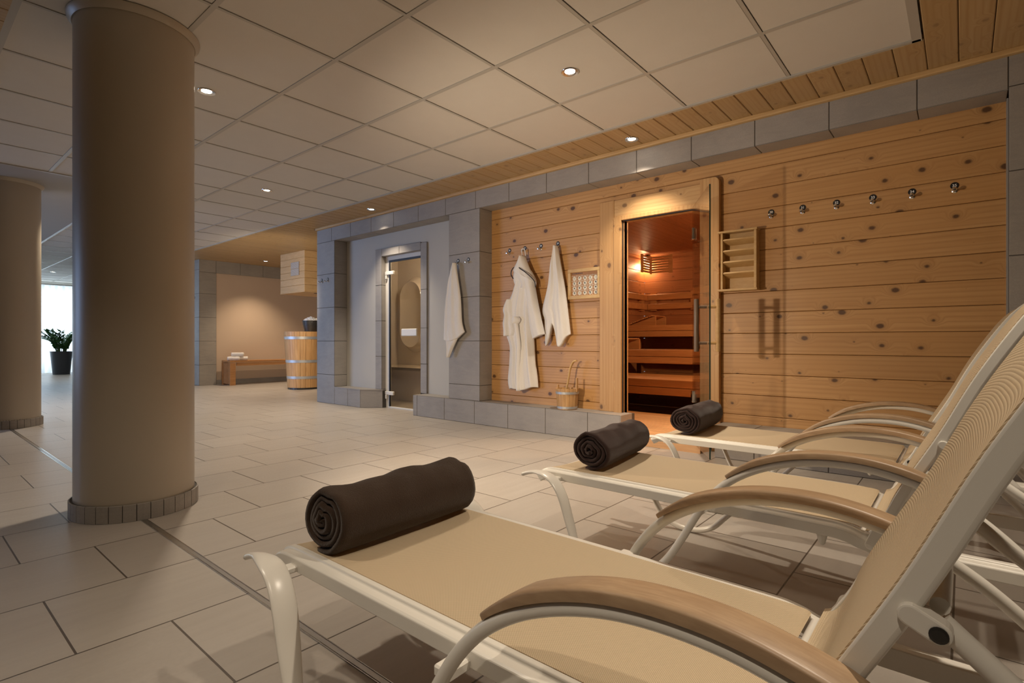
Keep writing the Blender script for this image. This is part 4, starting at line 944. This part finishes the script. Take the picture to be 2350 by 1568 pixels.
# ------------------------------------------------------------------ sun loungers
OFF = Vector((0, 0.3, 0))
def make_lounger(xc):
    t = thing('sun_lounger', (xc, 0.3, 0), '', 'sun lounger', 'white framed sun loungers in a row')
    def L(fn, name, mat, par=t, **kw):
        b = MB(); b.off = OFF; fn(b); return b.build(name, mat, par, **kw)
    path = [(1.275, .298), (1.245, .309), (1.205, .317), (1.160, .313), (1.120, .292), (1.085, .245), (1.052, .165), (1.022, .092), (.985, .040), (.925, .0135), (.850, .0135), (.785, .038), (.737, .085), (.690, .138), (.648, .205), (.610, .275), (.570, .338), (.518, .393), (.450, .437), (.370, .468), (.290, .484), (.200, .486), (.120, .473), (.045, .447), (-.015, .412), (-.072, .365), (-.135, .300), (-.205, .210), (-.275, .108), (-.335, .040), (-.405, .0135), (-.500, .0135), (-.570, .038), (-.630, .105), (-.675, .190), (-.700, .262)]
    half = lambda z: .290 + (.49 - z) * .070
    for s_ in (-1, 1):
        P = catmull([(s_ * half(z), y, z) for y, z in path], 6); n0 = 9 * 6
        def prof(i, n):
            k = min(1.0, max(0.0, (i - 30) / (n0 - 30))); k = k * k * (3 - 2 * k); nz_ = min(1.0, max(0.0, (i - 4) / 16.0)); nz_ = nz_ * nz_ * (3 - 2 * nz_)
            a_, b_ = .0070 + (.0112 - .0070) * k, (.0080 + (.0275 - .0080) * nz_) * (1 - k) + .0112 * k
            if i == 0: a_ *= .6; b_ *= .7
            return [(a_ * math.cos(q), b_ * math.sin(q)) for q in [2 * PI * m / 16 for m in range(16)]]
        L(lambda b: b.sweep(P, prof, (1, 0, 0)), 'side_tube', WHITEM, smooth='all')
        # teak armrest
        Q = catmull([(s_ * half(z), y, z) for y, z in path[15:27]], 10); Q = [p for p in Q if .015 < p.y < .512]; nq = len(Q)
        def tprof(i, n):
            e_ = min(i, n - 1 - i) / 10.0; k = .35 + .65 * min(1, e_) ** .5; h = .0165 * (0.6 + .4 * min(1, e_)); wd = .026 * (.80 + .20 * min(1, e_))
            lo = .0105; pts = [(lo, -wd), (lo + h * .72, -wd), (lo + h * .92, -wd * .92), (lo + h, -wd * .78), (lo + h * 1.04, 0), (lo + h, wd * .78), (lo + h * .92, wd * .92), (lo + h * .72, wd), (lo, wd)]
            return [(-p, q - s_ * .0125) for p, q in pts][::-1]
        # sweep normal: side x tangent; tangent runs towards -y so the normal points down
        L(lambda b: b.sweep(Q, tprof, (1, 0, 0)), 'armrest', TEAK, smooth=True, angle=50)
        # seat rail (box profile with a raised lip), bends down behind the hinge
        rp = catmull([(s_ * .2355, y, z) for y, z in [(1.236, .284), (1.218, .297), (1.185, .304), (1.08, .305), (.70, .305), (.32, .304), (.240, .300), (.19, .286), (.11, .280), (-.30, .280), (-.70, .280)]], 5)
        def rprof(i, n):
            w_ = .020; pts = [(-.0185, -w_), (.0185, -w_), (.0185, -.005), (.0125, -.002), (.0125, .015), (.009, w_), (-.0185, w_)]
            return [(-a_ , s_ * b_) for a_, b_ in pts]
        L(lambda b: b.sweep(rp, rprof, (1, 0, 0)), 'seat_rail', WHITEM, bevel=.002, seg=2)
        # backrest rail
        bp = catmull([(s_ * .243, y, z) for y, z in [(.172, .309), (.140, .360), (.107, .434), (.034, .572), (-.026, .700), (-.080, .798), (-.128, .874), (-.164, .916), (-.190, .932)]], 5)
        L(lambda b: b.sweep(bp, lambda i, n: [(a_, b_) for a_, b_ in ((-.0135, -.012), (.007, -.012), (.0105, -.009), (.0112, 0), (.0105, .009), (.007, .012), (-.0135, .012))], (1, 0, 0)), 'backrest_rail', WHITEM, bevel=.003, seg=2, smooth=True)
        # hinge plate with bolt
        def caps(b, y0, z0, y1, z1, r, xa, xb):
            a = math.atan2(z1 - z0, y1 - y0); poly = [(y0 + r * math.cos(q), z0 + r * math.sin(q)) for q in [a + PI / 2 + PI * k / 10 for k in range(11)]] + [(y1 + r * math.cos(q), z1 + r * math.sin(q)) for q in [a - PI / 2 + PI * k / 10 for k in range(11)]]
            b.prism(poly, min(xa, xb), max(xa, xb), Matrix(((0, 0, 1, 0), (1, 0, 0, 0), (0, 1, 0, 0), (0, 0, 0, 1))))
        hb = L(lambda b: caps(b, .176, .288, .159, .332, .0135, s_ * .250, s_ * .268), 'hinge_bracket', WHITEM, bevel=.002, seg=2)
        L(lambda b: b.lathe([(.0075, s_ * .2675), (.0075, s_ * .2695), (.005, s_ * .270)], (0, .159, .332), 16, 'X'), 'bolt', DARKM, hb)
        # backrest prop and its bracket
        L(lambda b: b.tube([(s_ * .232, .016, .546), (s_ * .232, -.05, .490), (s_ * .232, -.315, .292)], .0105, 12, side=(1, 0, 0)), 'prop_bar', WHITEM, smooth=True)
        pb = L(lambda b: caps(b, .036, .556, .016, .546, .0100, s_ * .2435, s_ * .262), 'prop_bracket', WHITEM, bevel=.002, seg=2)
        L(lambda b: b.lathe([(.0072, s_ * .2615), (.0072, s_ * .2635), (.005, s_ * .264)], (0, .016, .546), 18, 'X'), 'bolt', DARKM, pb)
        # short stacking foot under the rail, and the welded plates that join tube and rail
        L(lambda b: b.lathe([(.015, .288), (.012, .275), (.008, .258), (.003, .253)], (s_ * .2355, .290, 0), 14), 'stacking_foot', WHITEM, smooth=True)
        each('joint_plate', WHITEM, t, [(min(s_ * a_, s_ * c_), max(s_ * a_, s_ * c_), y0, y1, z0, z1) for a_, c_, y0, y1, z0, z1 in ((.253, .302, .590, .625, .284, .302), (.245, .29, 1.128, 1.158, .288, .302), (.253, .303, -.695, -.68, .255, .280))], OFF, bevel=.003, seg=1)
    for x_, y_, z_, r_ in ((.248, 1.214, .298, .010), (.225, .200, .300, .008), (.225, .66, .292, .012)):
        L(lambda b: b.tube([(-x_, y_, z_), (x_, y_, z_)], r_, 12, side=(0, 0, 1)), 'crossbar', WHITEM, smooth=True)
    each('crossbar', WHITEM, t, [(-.225, .225, -.70, -.675, .268, .294), (-.232, .232, -.33, -.305, .270, .290)], OFF, bevel=.004, seg=2)
    for x_, y_, z_, r_ in ((.24, -.196, .930, .011), (.232, .164, .318, .007), (.232, .016, .560, .008)):
        L(lambda b: b.tube([(-x_, y_, z_), (x_, y_, z_)], r_, 12, side=(0, 0, 1)), 'backrest_crossbar', WHITEM, smooth=True)
    def sheet(b, prof, sag, hw_, th=.0016):
        P = catmull([(0, y, z) for y, z in prof], 6); T = []; Bt = []
        for i, p in enumerate(P):
            tg = (P[min(i + 1, len(P) - 1)] - P[max(i - 1, 0)]).normalized(); nn = Vector((0, -tg.z, tg.y)); nn = nn if nn.z > 0 else -nn
            e_ = math.sin(PI * i / (len(P) - 1)) ** .5
            ra = []; rb = []
            for k in range(25):
                u = -1 + 2 * k / 24; d = -sag * (1 - abs(u) ** 3) * e_
                ra.append(p + nn * (d + th) + Vector((u * hw_, 0, 0))); rb.append(p + nn * d + Vector((u * hw_, 0, 0)))
            T.append(ra); Bt.append(rb)
        b.grid(T); b.grid([r[::-1] for r in Bt])
        n = len(T)
        b.add([q for i in range(n) for q in (T[i][0], Bt[i][0], T[i][-1], Bt[i][-1])], [f for i in range(n - 1) for f in ((i * 4, i * 4 + 1, i * 4 + 5, i * 4 + 4), (i * 4 + 2, i * 4 + 6, i * 4 + 7, i * 4 + 3))])
        for row, rw in ((T[0], Bt[0]), (T[-1], Bt[-1])): b.add(row + rw, [(k, k + 1, 25 + k + 1, 25 + k) for k in range(24)])
    L(lambda b: sheet(b, [(1.212, .280), (1.226, .289), (1.230, .302), (1.214, .314), (1.18, .3220), (1.05, .3235), (.70, .3235), (.40, .3225), (.235, .320), (.207, .314)], .009, .2195), 'seat_sling', SLING, smooth='all', fix=False)
    L(lambda b: sheet(b, [(.190, .316), (.178, .322), (.163, .338), (.147, .372), (.119, .440), (.046, .578), (-.014, .706), (-.068, .804), (-.116, .881), (-.155, .925), (-.190, .944), (-.208, .937), (-.210, .922)], .006, .2485), 'backrest_sling', SLING, smooth='all', fix=False)
    return t
A = make_lounger(0.852); A['label'] = 'sun lounger nearest the camera, whose teak armrest fills the lower foreground'
B_ = copy_tree(A); B_.location.x = 1.87; B_['label'] = 'middle sun lounger, standing between the nearest lounger and the one by the sauna wall'
D_ = copy_tree(A); D_.location.x = 2.84; D_['label'] = 'farthest sun lounger, standing close to the wood clad sauna wall'
ZT = .3250 - .0045
rolled('rolled_blanket', (.855, 1.105, ZT), 0.03, .083, .425, 4.4, BROWN, 'rolled dark brown blanket on the foot of the nearest lounger, largest of the three', 'rolled brown blankets on the loungers', 4, 40)
rolled('rolled_blanket', (1.910, 1.080, ZT), 0.10, .0815, .43, 4.4, BROWN2, 'rolled dark brown blanket on the foot of the middle lounger', 'rolled brown blankets on the loungers', 8, 40)
rolled('rolled_blanket', (2.860, 1.10, ZT), 0.06, .0815, .43, 5, BROWN2, 'rolled dark brown blanket on the foot of the farthest lounger before the sauna', 'rolled brown blankets on the loungers', 15, 40)
